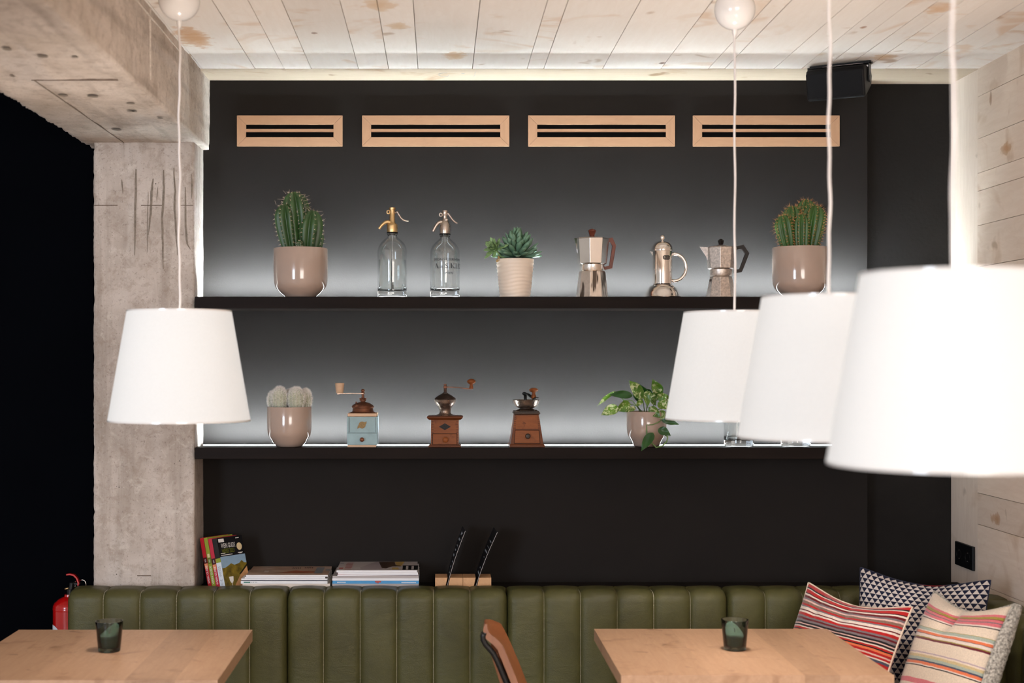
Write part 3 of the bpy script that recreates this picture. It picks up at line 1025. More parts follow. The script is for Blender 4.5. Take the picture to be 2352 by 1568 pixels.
def woolly(c, r, h, seed):
    rr = random.Random(seed)
    b = MB()
    NA = 60
    rings = []
    for i in range(15):
        s = i / 14
        zz = s
        rad = r * (0.62 + 0.38 * math.sin(min(1, s / 0.5) * PI / 2)) if s < 0.5 else r * math.sqrt(max(0.0, 1 - ((s - 0.5) / 0.5) ** 2 * 0.99))
        rings.append([(Vector((c[0] + rad * (1 + .05 * math.cos(13 * 2 * PI * j / NA)) * math.cos(2 * PI * j / NA), c[1] + rad * (1 + .05 * math.cos(13 * 2 * PI * j / NA)) * math.sin(2 * PI * j / NA), c[2] + h * zz)) * K) for j in range(NA)])
    b.rings(rings, False, True)
    st = b.build('cactus_stem', M['woolskin'], t, smooth=True)
    f = MB()
    for i in range(3200):
        s = rr.random() ** 0.75
        a = rr.uniform(0, 2 * PI)
        a = round(a * 13 / (2 * PI)) * 2 * PI / 13 + rr.gauss(0, .07) if s < 0.7 else a
        rad = r * (0.62 + 0.38 * math.sin(min(1, s / 0.5) * PI / 2)) if s < 0.5 else r * math.sqrt(max(0.0, 1 - ((s - 0.5) / 0.5) ** 2 * 0.99))
        p = Vector((c[0] + rad * math.cos(a), c[1] + rad * math.sin(a), c[2] + h * s)) * K
        nr = Vector((math.cos(a) * (1.2 - s), math.sin(a) * (1.2 - s), max(0, s - .35) * 1.6))
        v = (nr.normalized() + Vector((rr.uniform(-1, 1), rr.uniform(-1, 1), rr.uniform(-1, 1))) * 0.9).normalized()
        ln = rr.uniform(2.5, 5.5) * K * (0.7 + .55 * s)
        u = v.orthogonal().normalized() * 0.33 * K
        f.add([p + u, p - u, p + v * ln], [(0, 1, 2)])
    o = f.build('wool_cover', M['wool'], st, fixn=False)
    o['kind'] = 'stuff'


woolly((-20, -20, hs - 6), 18, 54, 1)
woolly((18, -22, hs - 6), 19, 53, 2)
woolly((-38, 4, hs - 6), 12, 44, 3)
woolly((38, -2, hs - 6), 13, 49, 4)
woolly((4, 14, hs - 6), 18, 48, 5)


# echeveria
def leaf(b, base, dirv, up, L, W, thick=0.16, curl=0.25, mi=0, nu=8):
    D = Vector(dirv).normalized()
    U = Vector(up)
    U = (U - D * U.dot(D)).normalized()
    S = D.cross(U)
    B = Vector(base)
    rings = []
    for i in range(nu + 1):
        s = i / nu
        w = W * (0.42 + 0.58 * math.sin(min(1, s / 0.62) * PI / 2)) if s < 0.62 else W * math.sqrt(max(0.0, 1 - ((s - 0.62) / 0.38) ** 2 * 0.985))
        th = W * thick * (1 - s * 0.4) * (1 if s < 0.98 else .4)
        c = B + D * (L * s) + U * (curl * L * s * s)
        rings.append([c - S * w / 2 + U * (w * 0.16), c - S * w * .2 - U * th * .8, c - U * th, c + S * w * .2 - U * th * .8, c + S * w / 2 + U * (w * 0.16), c + S * w * .2 + U * th * .3, c + U * th * .1, c - S * w * .2 + U * th * .3])
    b.rings([[p * K for p in r] for r in rings], True, True, mi)


t = thing('potted_succulent', 'grey-green rosette succulent in ridged cream pot', 'potted plant', place(1183, ZT))
b = MB()
nz = 44
rr_ = []
for i in range(nz + 1):
    s = i / nz
    rad = 35 + 8.5 * s
    ring = []
    for j in range(96):
        a = 2 * PI * j / 96
        wv = 0.55 * math.sin(i * 1.5 + 1.6 * math.sin(a * 2 + 0.5) + 0.9 * math.sin(a * 3 + i * .12)) if 1 < i < nz - 2 else 0
        ring.append(Vector(((rad + wv) * math.cos(a), (rad + wv) * math.sin(a), 87.5 * s)) * K)
    rr_.append(ring)
for (rad, h) in ((42.5, 87.8), (41, 86.5), (38, 70), (34, 4)):
    rr_.append([Vector((rad * math.cos(2 * PI * j / 96), rad * math.sin(2 * PI * j / 96), h)) * K for j in range(96)])
b.rings(rr_)
b.build('pot', M['potw'], t, smooth=True)
b = MB()
b.lathe([(40 * K, 76 * K), (40.2 * K, 84 * K), (2 * K, 87 * K)], 32)
b.build('soil', M['soil'], t)
b = MB()
rq = random.Random(5)
# domed rosette: golden-angle leaves from the outside in
NL = 100
for i in range(NL):
    s = i / (NL - 1)
    az = i * 2.39996
    el = R(-14 + 100 * s ** 0.9)
    dv = Vector((math.cos(az) * math.cos(el), math.sin(az) * math.cos(el), math.sin(el)))
    c = Vector((4, 0, 88)) + Vector((math.cos(az) * math.cos(el) * 9, math.sin(az) * math.cos(el) * 9, 26 * s))
    if s < 0.2:
        c.z += 9 * (1 - s / .2)
    L = (49 - 3 * s) * rq.uniform(0.84, 1.1)
    dv = (dv + Vector((rq.uniform(-.16, .16), rq.uniform(-.16, .16), rq.uniform(-.1, .1)))).normalized()
    leaf(b, c, dv, Vector((-math.cos(az) * math.sin(el), -math.sin(az) * math.sin(el), math.cos(el))), L, rq.uniform(14, 19), 0.2, 0.16)
b.build('rosette', M['succ'], t, smooth=True)
b = MB()
cc = Vector((-46, -16, 110))
for i in range(24):
    s = i / 23
    az = i * 2.39996
    el = R(-5 + 85 * s)
    # rosette axis leans to the side and forward
    A = Vector((-0.45, -0.75, 0.45)).normalized()
    e1 = A.orthogonal().normalized()
    e2 = A.cross(e1)
    dv = e1 * math.cos(az) * math.cos(el) + e2 * math.sin(az) * math.cos(el) + A * math.sin(el)
    leaf(b, cc, dv, A, 33 * (1 - .35 * s) * rq.uniform(.85, 1.1), 9.5, 0.18, 0.18)
b.tube([Vector((-14, 0, 86)) * K, Vector((-34, -10, 94)) * K, cc * K], 2.2 * K, 8)
b.build('offset_rosette', M['succ2'], t, smooth=True)
b = MB()
leaf(b, (-36, -14, 92), (-0.3, -.3, -0.9), (-.5, -.8, 0), 16, 8, .1, .3)
leaf(b, (-39, -18, 94), (0.1, -.3, -0.9), (.5, -.8, 0), 13, 7, .1, .3)
b.build('dry_leaf', M['dryleaf'], t, smooth=True)

# trailing pothos
M['pothos'] = None


def pothos_mat(name, g1, g2, cream, thr):
    m, nt, bb = base_mat(name)
    v = coords(nt, (1, 1, 1), island=True)
    n1 = noise(nt, v, 60, 5, 0.65, 1.2)
    c = ramp(nt, noise(nt, v, 22, 2), [(0.3, g1), (0.7, g2)])
    c = mixc(nt, ramp(nt, n1, [(thr - .03, 0.0), (thr + .03, 1.0)]), c, cream)
    nt.links.new(c, bb.inputs['Base Color'])
    bb.inputs['Roughness'].default_value = 0.3
    bb.inputs['Subsurface Weight'].default_value = 0.0
    bb.inputs['Transmission Weight'].default_value = 0.0
    # thin leaves let some light through
    tr = nd(nt, 'ShaderNodeBsdfTranslucent')
    nt.links.new(c, tr.inputs['Color'])
    mx = nd(nt, 'ShaderNodeMixShader')
    mx.inputs[0].default_value = 0.2
    out = nt.nodes['Material Output']
    nt.links.new(bb.outputs[0], mx.inputs[1])
    nt.links.new(tr.outputs[0], mx.inputs[2])
    nt.links.new(mx.outputs[0], out.inputs['Surface'])
    return m


M['pothos'] = pothos_mat('variegated_leaf', (0.035, 0.11, 0.010), (0.13, 0.24, 0.018), (0.50, 0.53, 0.28), 0.55)
M['pothosd'] = pothos_mat('dark_green_leaf', (0.011, 0.055, 0.010), (0.020, 0.095, 0.012), (0.2, 0.3, 0.1), 0.74)
M['vine'] = mat('green_vine', (0.11, 0.19, 0.05), 0.45, var=0.2)
t = thing('potted_pothos', 'trailing variegated pothos in glossy taupe pot on the lower shelf', 'potted plant', place(1485, ZL))
hs = pot_mesh(92, 80.5, 28, t, 0.95)


def C6(x, y, dy=0.0):
    """zoom-crop pixel -> local vector, dy metres towards the room"""
    k_ = (YO - dy) / F
    px_, py_ = 1320 + x * 0.2551, 840 + y * 0.2551
    return Vector(((px_ - VX) * k_ - (1485 - VX) * K, -dy, CZ - (py_ - VY) * k_ - ZL))


def pleaf(b, base, tip, w, roll=0.0, droop=0.12, fold=0.25, mi=0):
    D = tip - base
    L = D.length
    D.normalize()
    view = Vector((-0.09, -1, 0.05)).normalized()
    U = (view - D * view.dot(D)).normalized()
    U = Matrix.Rotation(roll, 3, D) @ U
    S = D.cross(U)
    ns, nc = 12, 6
    vs = []
    for i in range(ns + 1):
        s = i / ns
        wd = w * (math.sin(PI * min(1, s * 1.02) ** 0.72) ** 0.85) if s < 1 else 0
        if s < 0.1:
            wd = w * (s / 0.1) ** 0.5 * 0.62
        wd = max(wd, w * 0.02)
        c = base + D * (L * s) - Vector((0, 0, 1)) * (droop * L * (s * s - s) * -1.0) * -1
        for j in range(nc + 1):
            q = j / nc * 2 - 1
            vs.append(c + S * (q * wd / 2) + U * (fold * abs(q) * wd / 2 - 0.02 * w + 0.05 * w * math.sin(s * 9 + q * 2)))
    fs = []
    for i in range(ns):
        for j in range(nc):
            a = i * (nc + 1) + j
            fs.append((a, a + 1, a + nc + 2, a + nc + 1))
    b.add(vs, fs, mi)


q = 0.2551 * K
b = MB()
var = [((372, 230), (204, 360), 62, .9, .0), ((395, 372), (238, 442), 100, .2, .02), ((505, 345), (368, 400), 105, -.3, .03), ((612, 300), (492, 132), 112, .35, .02),
       ((655, 222), (657, 368), 78, 0, .06), ((668, 372), (772, 470), 86, .2, .06), ((776, 262), (700, 122), 100, -.3, .0), ((740, 300), (842, 262), 80, .1, .02),
       ((750, 330), (850, 390), 90, -.3, .03), ((765, 400), (800, 492), 85, .3, .05), ((550, 372), (468, 416), 42, 0, .05), ((610, 310), (552, 366), 50, .3, .05),
       ((700, 290), (730, 360), 60, .6, .02), ((800, 300), (870, 330), 90, .2, .0), ((690, 250), (760, 300), 60, .2, -.01)]
for (p, e, w, ro, dy) in var:
    pleaf(b, C6(*p, dy), C6(*e, dy + .012), w * q, ro)
fo = b.build('foliage', M['pothos'], t, smooth=True, fixn=False)
b = MB()
drk = [((522, 268), (310, 258), 74, .1, .03), ((640, 275), (555, 150), 90, -.5, .005), ((690, 280), (630, 205), 70, .4, -.02), ((782, 488), (942, 528), 55, .15, .07),
       ((752, 566), (866, 628), 78, -.15, .08), ((708, 602), (598, 768), 86, .25, .085), ((600, 330), (520, 255), 60, .5, .0), ((730, 270), (690, 170), 60, .7, -.02)]
for (p, e, w, ro, dy) in drk:
    pleaf(b, C6(*p, dy), C6(*e, dy + .012), w * q, ro)
b.build('foliage', M['pothosd'], t, smooth=True, fixn=False)
b = MB()


def vine(pts, r=2.6):
    b.tube([C6(x, y, dy) for x, y, dy in pts], r * q * 2.2, 7)


vine([(600, 430, .02), (610, 420, .05), (632, 480, .062), (648, 540, .066), (648, 610, .066), (655, 640, .068), (690, 690, .07), (735, 735, .075), (790, 720, .075), (830, 680, .072), (838, 640, .075), (800, 610, .078)], 3)
vine([(648, 532, .066), (700, 530, .07), (745, 512, .072), (780, 490, .07)], 2)
vine([(660, 655, .068), (690, 625, .08), (708, 602, .085)], 2)
vine([(620, 430, .0), (560, 360, .03), (515, 310, .035), (440, 310, .03), (372, 235, .0)], 2)
vine([(640, 430, .0), (650, 370, .02), (655, 222, .06)], 1.8)
vine([(680, 430, .0), (720, 330, .0), (776, 262, .0)], 1.8)
vine([(600, 430, .01), (560, 360, .02), (500, 345, .03), (395, 372, .03)], 1.8)
vine([(630, 430, .0), (620, 350, .0), (612, 300, .02)], 1.8)
vine([(690, 430, .01), (780, 380, .03), (810, 330, .02), (800, 300, .0)], 1.8)
vine([(690, 430, .01), (680, 400, .04), (668, 372, .06)], 1.8)
b.build('vine', M['vine'], t, smooth=True)

# ------------------------------------------------------------------ soda siphons
def siphon(px, base_z, label, metal, water_h=None, tall=0, style=0, lettering=False, group='soda siphons'):
    t = thing('soda_siphon', label, 'bottle', place(px, base_z), group=group)
    e = tall
    out = [(26, 0), (30, 0.3), (33, 2.5), (33.8, 6), (33.8, 13), (33.2, 15.5), (33.8, 18), (33.8, 106 + e), (33.2, 111 + e), (31.4, 116.5 + e), (28, 123 + e), (23, 129 + e), (17, 134 + e), (12.2, 138 + e), (10.4, 141 + e), (10.3, 142.5 + e), (12, 144.5 + e), (12, 147 + e)]
    inn = [(9, 147 + e), (8.2, 140.5 + e), (9.8, 137 + e), (15, 132.5 + e), (21, 127 + e), (25.8, 121.4 + e), (28.8, 115.4 + e), (30.3, 110.4 + e), (30.8, 105.5 + e), (30.8, 24), (29.5, 18), (26, 14.5), (8, 13), (1, 13)]
    b = MB()
    b.lathe([(r * K, h * K) for r, h in out + inn], 64, cap1=True)
    bt = b.build('glass_bottle', M['glass'], t, smooth=True, auto=60)
    if water_h:
        b = MB()
        b.lathe([(7 * K, 13.4 * K), (25.6 * K, 14.9 * K), (29.2 * K, 18.4 * K), (30.5 * K, 24.2 * K), (30.5 * K, (water_h - .6) * K), (30.2 * K, water_h * K), (1 * K, (water_h - .4) * K)], 64)
        b.build('water', M['water'], t, smooth=True, auto=40)
    # glass dip tube
    b = MB()
    lo_ = 17
    pr = [(2.0, lo_), (3.4, lo_), (3.4, 146 + e), (2.0, 146 + e)]
    b.lathe([(r * K, h * K) for r, h in pr + [pr[0]]], 20, cap0=False, cap1=False)
    b.build('dip_tube', M['glass'], t, smooth=True, auto=40)
    # head
    h = 147.2 + e
    b = MB()
    b.lathe([(9 * K, (h) * K), (12.8 * K, (h) * K), (12.8 * K, (h + 2.6) * K), (9 * K, (h + 2.6) * K)], 32)
    b.build('rubber_ring', M['black'], t)
    b = MB()
    if style == 0:
        pr = [(12, 2.7), (12.2, 4), (12.2, 18), (11.5, 20.5), (8, 23.5), (6.3, 26), (6.2, 54), (7.4, 55), (7.4, 58.5), (6.8, 59.2), (1, 59.4)]
    else:
        pr = [(11.8, 2.7), (12, 4), (12, 19), (11.6, 20), (11.6, 22), (9, 29), (6.6, 33), (5.4, 36), (5.2, 44), (6.8, 47), (7.0, 52), (6.4, 56), (1, 57)]
    b.lathe([(r * K, (h + z) * K) for r, z in pr], 32)
    b.build('valve_head', metal, t, smooth=True, auto=40)
    b = MB()
    if style == 0:
        P = [(-4, 25), (-10, 26.5), (-15, 25.5), (-20, 22.5), (-25.5, 17), (-30, 10.5)]
    else:
        P = [(-3, 28), (-9, 30), (-15, 27.5), (-20, 22), (-24, 15), (-26.5, 10), (-27.5, 8)]
    b.tube([(x * K, -2 * K, (h + z) * K) for x, z in P], [4.0 * K, 4.3 * K, 4.1 * K, 3.7 * K, 3.3 * K, 3.0 * K, 3.0 * K][:len(P)], 14)
    b.build('spout', metal, t, smooth=True, auto=50)
    b = MB()
    if style == 0:
        P = [(5, 47), (12, 49), (15, 43), (20, 35), (26, 30), (32, 28.5), (37.5, 28)]
    else:
        P = [(4, 47), (7.5, 49), (12, 42), (17, 35), (22, 30), (26, 27.5), (29, 26.5)]
    b.tube([(x * K, -1 * K, (h + z) * K) for x, z in P], [2.2 * K, 2.6 * K, 2.6 * K, 2.4 * K, 2.1 * K, 1.8 * K, 1.4 * K], 10, flat=1.9)
    b.build('lever', metal if style else M['pewter'], t, smooth=True)
    b = MB()
    cx, cz = (-9, 49) if style == 0 else (-9.5, 46)
    b.tube([((cx + 3.2 * math.cos(a)) * K, -2 * K, (h + cz + 3.6 * math.sin(a)) * K) for a in [k * PI / 8 for k in range(17)]], 1.5 * K, 8)
    b.build('hinge_ring', metal, t, smooth=True)
    if style:
        b = MB()
        b.sphere((3 * K, -7 * K, (h + 34) * K), 4 * K, 14, 8, s=(1.1, .5, .8))
        b.build('lead_seal', M['alud'], t, smooth=True)
    if lettering:
        b = MB()
        r0 = 33.8 * K + 0.0011
        th0 = R(15)

        def wrap(zc):
            def f(x, y):
                a = th0 + x / r0
                return Vector((r0 * math.sin(a), -r0 * math.cos(a), zc + y))
            return f
        write(b, 'SODAWASSERFABRIK', 7.6 * K, wrap(83 * K), sx=1.02)
        # didone capitals for the name line
        zc = 65.5 * K
        H = 11 * K
        f = wrap(zc)
        x = 0
        tk, tn = 2.0 * K, 0.55 * K

        def st(x0, y0, x1, y1, w):
            N = 4
            vs = []
            for i in range(N + 1):
                q_ = i / N
                X, Y = x0 + (x1 - x0) * q_, y0 + (y1 - y0) * q_
                vs += [f(X - w / 2, Y), f(X + w / 2, Y)]
            b.add(vs, [(2 * i, 2 * i + 1, 2 * i + 3, 2 * i + 2) for i in range(N)])

        def hb(x0, x1, y, w=tn):
            N = 4
            vs = []
            for i in range(N + 1):
                X = x0 + (x1 - x0) * i / N
                vs += [f(X, y - w / 2), f(X, y + w / 2)]
            b.add(vs, [(2 * i, 2 * i + 1, 2 * i + 3, 2 * i + 2) for i in range(N)])
        u = K
        cur = -34 * u
        # A .
        st(cur, 0, cur + 4 * u, H, tn); st(cur + 8 * u, 0, cur + 4 * u, H, tk); hb(cur + 1.5 * u, cur + 6.5 * u, H * .35); hb(cur - 1 * u, cur + 1 * u, .3 * u); hb(cur + 6.3 * u, cur + 9.7 * u, .3 * u)
        st(cur + 11.5 * u, 0, cur + 11.5 * u, 1.4 * u, 1.4 * u)
        write(b, '&', 9.5 * K, lambda X, Y, c=cur: f(c + 18 * u + X, Y))
        write(b, 'S', 15.2 * K, lambda X, Y, c=cur: f(c + 29 * u + X, Y))
        st(cur + 35 * u, 0, cur + 35 * u, 1.4 * u, 1.4 * u)
        k0 = cur + 40 * u
        st(k0, 0, k0, H, tk); st(k0 + 1 * u, H * .42, k0 + 7.5 * u, H, tn); st(k0 + 2.5 * u, H * .55, k0 + 8 * u, 0, tk); hb(k0 - 1.8 * u, k0 + 1.8 * u, .3 * u); hb(k0 - 1.8 * u, k0 + 1.8 * u, H - .3 * u); hb(k0 + 6 * u, k0 + 10 * u, .3 * u); hb(k0 + 6 * u, k0 + 9 * u, H - .3 * u)
        l0 = k0 + 13 * u
        st(l0, 0, l0, H, tk); hb(l0 - 1.8 * u, l0 + 6 * u, .3 * u); st(l0 + 6 * u, 0, l0 + 6 * u, 3 * u, tn); hb(l0 - 1.8 * u, l0 + 1.8 * u, H - .3 * u)
        e0 = l0 + 10 * u
        st(e0, 0, e0, H, tk); hb(e0 - 1.8 * u, e0 + 6 * u, .3 * u); hb(e0 - 1.8 * u, e0 + 6 * u, H - .3 * u); hb(e0, e0 + 4 * u, H * .52); st(e0 + 6 * u, 0, e0 + 6 * u, 3 * u, tn); st(e0 + 6 * u, H - 3 * u, e0 + 6 * u, H, tn)
        i0 = e0 + 10 * u
        st(i0, 0, i0, H, tk); hb(i0 - 1.8 * u, i0 + 1.8 * u, .3 * u); hb(i0 - 1.8 * u, i0 + 1.8 * u, H - .3 * u)
        n0 = i0 + 5 * u
        st(n0, 0, n0, H, tn); st(n0, H, n0 + 7 * u, 0, tk); st(n0 + 7 * u, 0, n0 + 7 * u, H, tn)
        write(b, 'WIEN', 7.4 * K, wrap(52 * K), sx=1.05, spacing=1.1)
        le = b.build('lettering', M['darkprint'], t, fixn=False)
    return t


siphon(901, ZT, 'soda siphon half full of water with gold brass head', M['brass'], 86, style=0)
siphon(1022, ZT, 'empty soda siphon with grey pewter head and black Vienna lettering', M['pewter'], None, style=1, lettering=True, tall=-3.5)
siphon(1697, ZL, 'soda siphon on the lower shelf showing below the farthest lampshade', M['pewter'], 18.5, style=1)
siphon(1827.5, ZL, 'soda siphon on the lower shelf showing below the middle lampshade of the row', M['pewter'], 18, style=1)


# ------------------------------------------------------------------ coffee pots
def ngon(r, h, n=8, rot=0.0, sx=1.0):
    """regular polygon ring of inradius r (pixels)"""
    c = r / math.cos(PI / n)
    return [Vector((c * math.cos(rot + 2 * PI * (j + .5) / n) * sx, c * math.sin(rot + 2 * PI * (j + .5) / n), h)) * K for j in range(n)]


def moka(px, label, s, body, handle, rot, sp_tip, hpts, knob, base_r, waist, top_r, hs, valve=False, streaks=False):
    """hs: heights in px: base top, band bottom, band top, chamber top, lid top, knob top"""
    t = thing('moka_pot', label, 'coffee pot', place(px, ZT), group='moka pots')
    hb, h1, h2, h3, h4, h5 = hs
    b = MB()
    b.rings([ngon(base_r[0], 0, rot=rot), ngon(base_r[0] + .3, 1, rot=rot), ngon(base_r[1], hb - 4, rot=rot), ngon(base_r[1] - 1.5, hb - 1, rot=rot), ngon(base_r[1] - 5, hb, rot=rot)])
    bo = b.build('boiler', body if not streaks else M['alustreak'], t, bevel=0.0008)
    b = MB()
    b.lathe([((waist - 2) * K, (h1 - 3) * K), (waist * K, h1 * K), (waist * K, h2 * K), ((waist - 2) * K, (h2 + 1) * K)], 48)
    b.build('threaded_collar', body, t, smooth=True, auto=40)
    b = MB()
    b.rings([ngon(waist - 1, h2 + .5, rot=rot), ngon(waist + 2.6, h2 + 3, rot=rot), ngon(top_r, h3 - 1, rot=rot), ngon(top_r, h3, rot=rot)])
    b.build('upper_chamber', body, t, bevel=0.0008)
    # beak
    b = MB()
    z0 = h2 + (h3 - h2) * 0.42
    x0 = -(waist + 2.6 + (top_r - waist - 2.6) * 0.45)
    tx = sp_tip
    A = [(x0 + 1, 0, z0)]
    ringsb = []
    for q_ in (0.0, 0.35, 0.7, 1.0):
        z = z0 + (h3 + 1 - z0) * q_
        xt = x0 + (tx - x0) * q_ ** 1.25
        wv = 1.0 + 8.5 * q_
        xb = -(waist + (top_r - waist) * (0.42 + .58 * q_)) * 0.93
        ringsb.append([Vector((xb, -wv, z)) * K, Vector((xt, -1.2 * q_, z + (1.5 if q_ == 1 else 0))) * K, Vector((xt, 1.2 * q_, z + (1.5 if q_ == 1 else 0))) * K, Vector((xb, wv, z)) * K])
    b.rings(ringsb)
    b.build('spout', body, t, bevel=0.0004)
    b = MB()
    b.rings([ngon(top_r - .3, h3 + .3, rot=rot), ngon(top_r - .6, h3 + 1.6, rot=rot), ngon(top_r * .55, h3 + (h4 - h3) * .55, rot=rot), ngon(6, h4 - .5, rot=rot), ngon(5, h4, rot=rot)])
    b.build('lid', body, t, bevel=0.0004)
    b = MB()
    b.rings([ngon(knob[0], h4 + .2, rot=rot), ngon(knob[1], h5 - 5, rot=rot), ngon(knob[1] * .85, h5 - 2.5, rot=rot), ngon(1.5, h5, rot=rot)])
    b.build('lid_knob', handle, t, bevel=0.0005)
    b = MB()
    b.rtube([Vector((x, 0, z)) * K for x, z in hpts], [w * K for w in (8, 9, 8, 7.5, 7.5)][:len(hpts)], 9 * K, (0, 1, 0))
    b.build('handle', handle, t, bevel=0.0012, seg=3)
    if valve:
        b = MB()
        b.tube([Vector((-base_r[1] * .9, -4, hb * .8)) * K, Vector((-base_r[1] - 3, -5, hb * .8)) * K], 3 * K, 12)
        b.build('safety_valve', M['iron'], t)
    return t


def streak_alu():
    m, nt, bb = base_mat('coffee_stained_aluminium')
    vs = coords(nt, (1, 1, 0.10))
    v = coords(nt)
    c = ramp(nt, noise(nt, v, 40), [(0.3, (0.55, 0.47, 0.40)), (0.7, (0.68, 0.60, 0.53))])
    sfac = ramp(nt, noise(nt, vs, 75, 2, 0.4, 0.4), [(0.54, 0.0), (0.62, 0.92)])
    c = mixc(nt, sfac, c, (0.055, 0.038, 0.028))
    nt.links.new(c, bb.inputs['Base Color'])
    bb.inputs['Metallic'].default_value = 0.85
    bb.inputs['Roughness'].default_value = 0.34
    return m


M['alustreak'] = streak_alu()
moka(1360, 'polished moka pot with reddish-brown handle and coffee-stained base', 1, M['alu'], M['brownbake'], R(9), -41.5,
     [(34, 131), (44, 132.5), (50.5, 119), (42.5, 70), (27, 66.5)], (5, 8.5), (33.5, 28.5), 28.5, 36, (61, 62, 75, 134.5, 142, 158), streaks=True)
moka(1656, 'speckled dull grey moka pot with dark handle beside the chrome pot', 1, M['alud'], M['blackbake'], R(9), -49,
     [(32, 113), (49, 116), (60, 101), (45, 62), (29, 59)], (4, 6.5), (31, 23.5), 25.5, 32.5, (49, 51, 64, 114, 121, 134.5), valve=True)

t = thing('moka_pot', 'mirror chrome domed coffee pot with ring handle', 'coffee pot', place(1521.5, ZT), group='moka pots')
b = MB()
b.lathe([(r * K, h * K) for r, h in ((41, 0), (43.5, 0.4), (43.8, 1.6), (41.5, 4), (38.5, 11), (34, 19), (28, 25.5), (22.5, 29), (20, 30))], 64)
b.build('boiler', M['chrome'], t, smooth=True, auto=50)
b = MB()
b.lathe([(r * K, h * K) for r, h in ((19.5, 30), (22.8, 31.5), (23, 33), (23, 107), (22.6, 108))], 64)
b.build('pot_body', M['chrome'], t, smooth=True, auto=50)
b = MB()
b.lathe([(r * K, h * K) for r, h in ((24.2, 106.5), (24.5, 107.5), (24.3, 111), (22.5, 117), (19, 122.5), (14, 126.5), (8, 128.8), (3.0, 129.4), (2.4, 130), (2.4, 132))], 64)
b.build('domed_lid', M['chrome'], t, smooth=True, auto=50)
b = MB()
b.sphere((0, 0, 137.5 * K), 6.2 * K, 28, 18)
b.build('lid_knob', M['chrome'], t, smooth=True)
b = MB()
pts = []
for k in range(17):
    a = R(100 - 200 * k / 16)
    pts.append(Vector((27 + 27.5 * math.cos(a), 0, 69 + 31 * math.sin(a))) * K)
b.tube([Vector((21, 0, 99.5)) * K] + pts[1:-1] + [Vector((21, 0, 38.5)) * K], 3.9 * K, 14, up=(0, 1, 0))
b.build('handle', M['chrome'], t, smooth=True)
b = MB()
b.rings([[Vector((-21, -4, 92)) * K, Vector((-23, 0, 92)) * K, Vector((-21, 4, 92)) * K], [Vector((-21, -5, 104)) * K, Vector((-28.5, 0, 106.5)) * K, Vector((-21, 5, 104)) * K]])
b.build('spout', M['chrome'], t)
b = MB()


def plate(cx, cz, w, h, r, rad):
    N = 10
    vs, fs = [], []
    for j in range(3):
        for i in range(N + 1):
            x = (i / N - .5) * w
            edge = min(1, (w / 2 - abs(x)) / (h * .5) + 0.35)
            z = (j - 1) * h / 2 * edge ** .5
            a = (cx + x) / rad
            vs.append(Vector((rad * math.sin(a), -rad * math.cos(a), cz + z)) * K)
    for j in range(2):
        for i in range(N):
            fs.append((j * (N + 1) + i, j * (N + 1) + i + 1, (j + 1) * (N + 1) + i + 1, (j + 1) * (N + 1) + i))
    b.add(vs, fs)


plate(6.5, 90.5, 17, 10, 2, 23.35)
b.build('maker_plate', M['emblemd'], t, fixn=False)
b = MB()
for i in range(5):
    a = (0.5 + i * 2.9) / 23.5
    aa = a + 1.2 / 23.5
    for (p0, p1) in (((a, 87.6), (a + .02, 93.4)), ((a + .02, 93.4), (aa + .02, 87.6))):
        w = .010
        b.add([Vector((23.55 * math.sin(p0[0]), -23.55 * math.cos(p0[0]), p0[1])) * K, Vector((23.55 * math.sin(p0[0] + w), -23.55 * math.cos(p0[0] + w), p0[1])) * K,
               Vector((23.55 * math.sin(p1[0] + w), -23.55 * math.cos(p1[0] + w), p1[1])) * K, Vector((23.55 * math.sin(p1[0]), -23.55 * math.cos(p1[0]), p1[1])) * K], [(0, 1, 2, 3)])
b.build('plate_relief', M['alu'], t, fixn=False)

# ------------------------------------------------------------------ coffee grinders on the lower shelf
def P3(x, y, z):
    return Vector((x, y, z)) * K


def bx(b, x0, x1, y0, y1, z0, z1, mi=0):
    b.box(x0 * K, x1 * K, y0 * K, y1 * K, z0 * K, z1 * K, mi)


# pale blue box grinder (axis x=833.5)
t = thing('coffee_grinder', 'pale blue box coffee grinder with cream crank knob', 'coffee grinder', place(833.5, ZL), group='antique coffee grinders')
b = MB()
bx(b, -33.5, 31.5, -33, 33, 0, 5)
b.build('base_board', M['creamwood'], t, bevel=0.0008)
b = MB()
bx(b, -34, 34, -33, 33, 5.2, 32)
bx(b, -34, 34, -33, 33, 32.6, 69)
b.box(-34 * K, 34 * K, -32 * K, 33 * K, 31 * K, 34 * K)
bx(b, -34.2, 34.2, -32, 33, 5, 69.2)
b.build('body', M['bluepaint'], t, bevel=0.0006)
b = MB()
bx(b, -30.5, -29.2, -33.35, -32, 34, 68)
bx(b, 29.5, 30.1, -33.35, -32, 34, 68)
bx(b, -33, 33, -33.3, -32, 31.9, 32.7)
b.build('joint_line', M['emblemd'], t)
b = MB()
b.lathe([(3.2 * K, 0), (3.2 * K, 2 * K), (5 * K, 4 * K), (5 * K, 6.5 * K), (2.5 * K, 8.3 * K), (.3 * K, 8.5 * K)], 24, m=Matrix.Translation((0, -33 * K, 17.5 * K)) @ Matrix.Rotation(R(90), 4, 'X'))
b.build('drawer_knob', M['rust'], t, smooth=True, auto=45)
b = MB()
pl = [(8 * math.cos(a), 8 * math.sin(a)) for a in [k * PI / 14 for k in range(28)]]
b.prism([(x * K, (50.5 + z) * K) for x, z in pl], 'Y', -33.45 * K, -33 * K)
lf = [(-11, -8.5), (-10, -2), (-6, 1.5), (0, 2.5), (5, 6), (10.5, 8.5), (9.5, 2.5), (6, -1), (0, -2.5), (-5, -6)]
b.prism([(x * K, (50.5 + z) * K) for x, z in lf], 'Y', -33.8 * K, -33.2 * K)
b.build('emblem', M['emblem'], t)
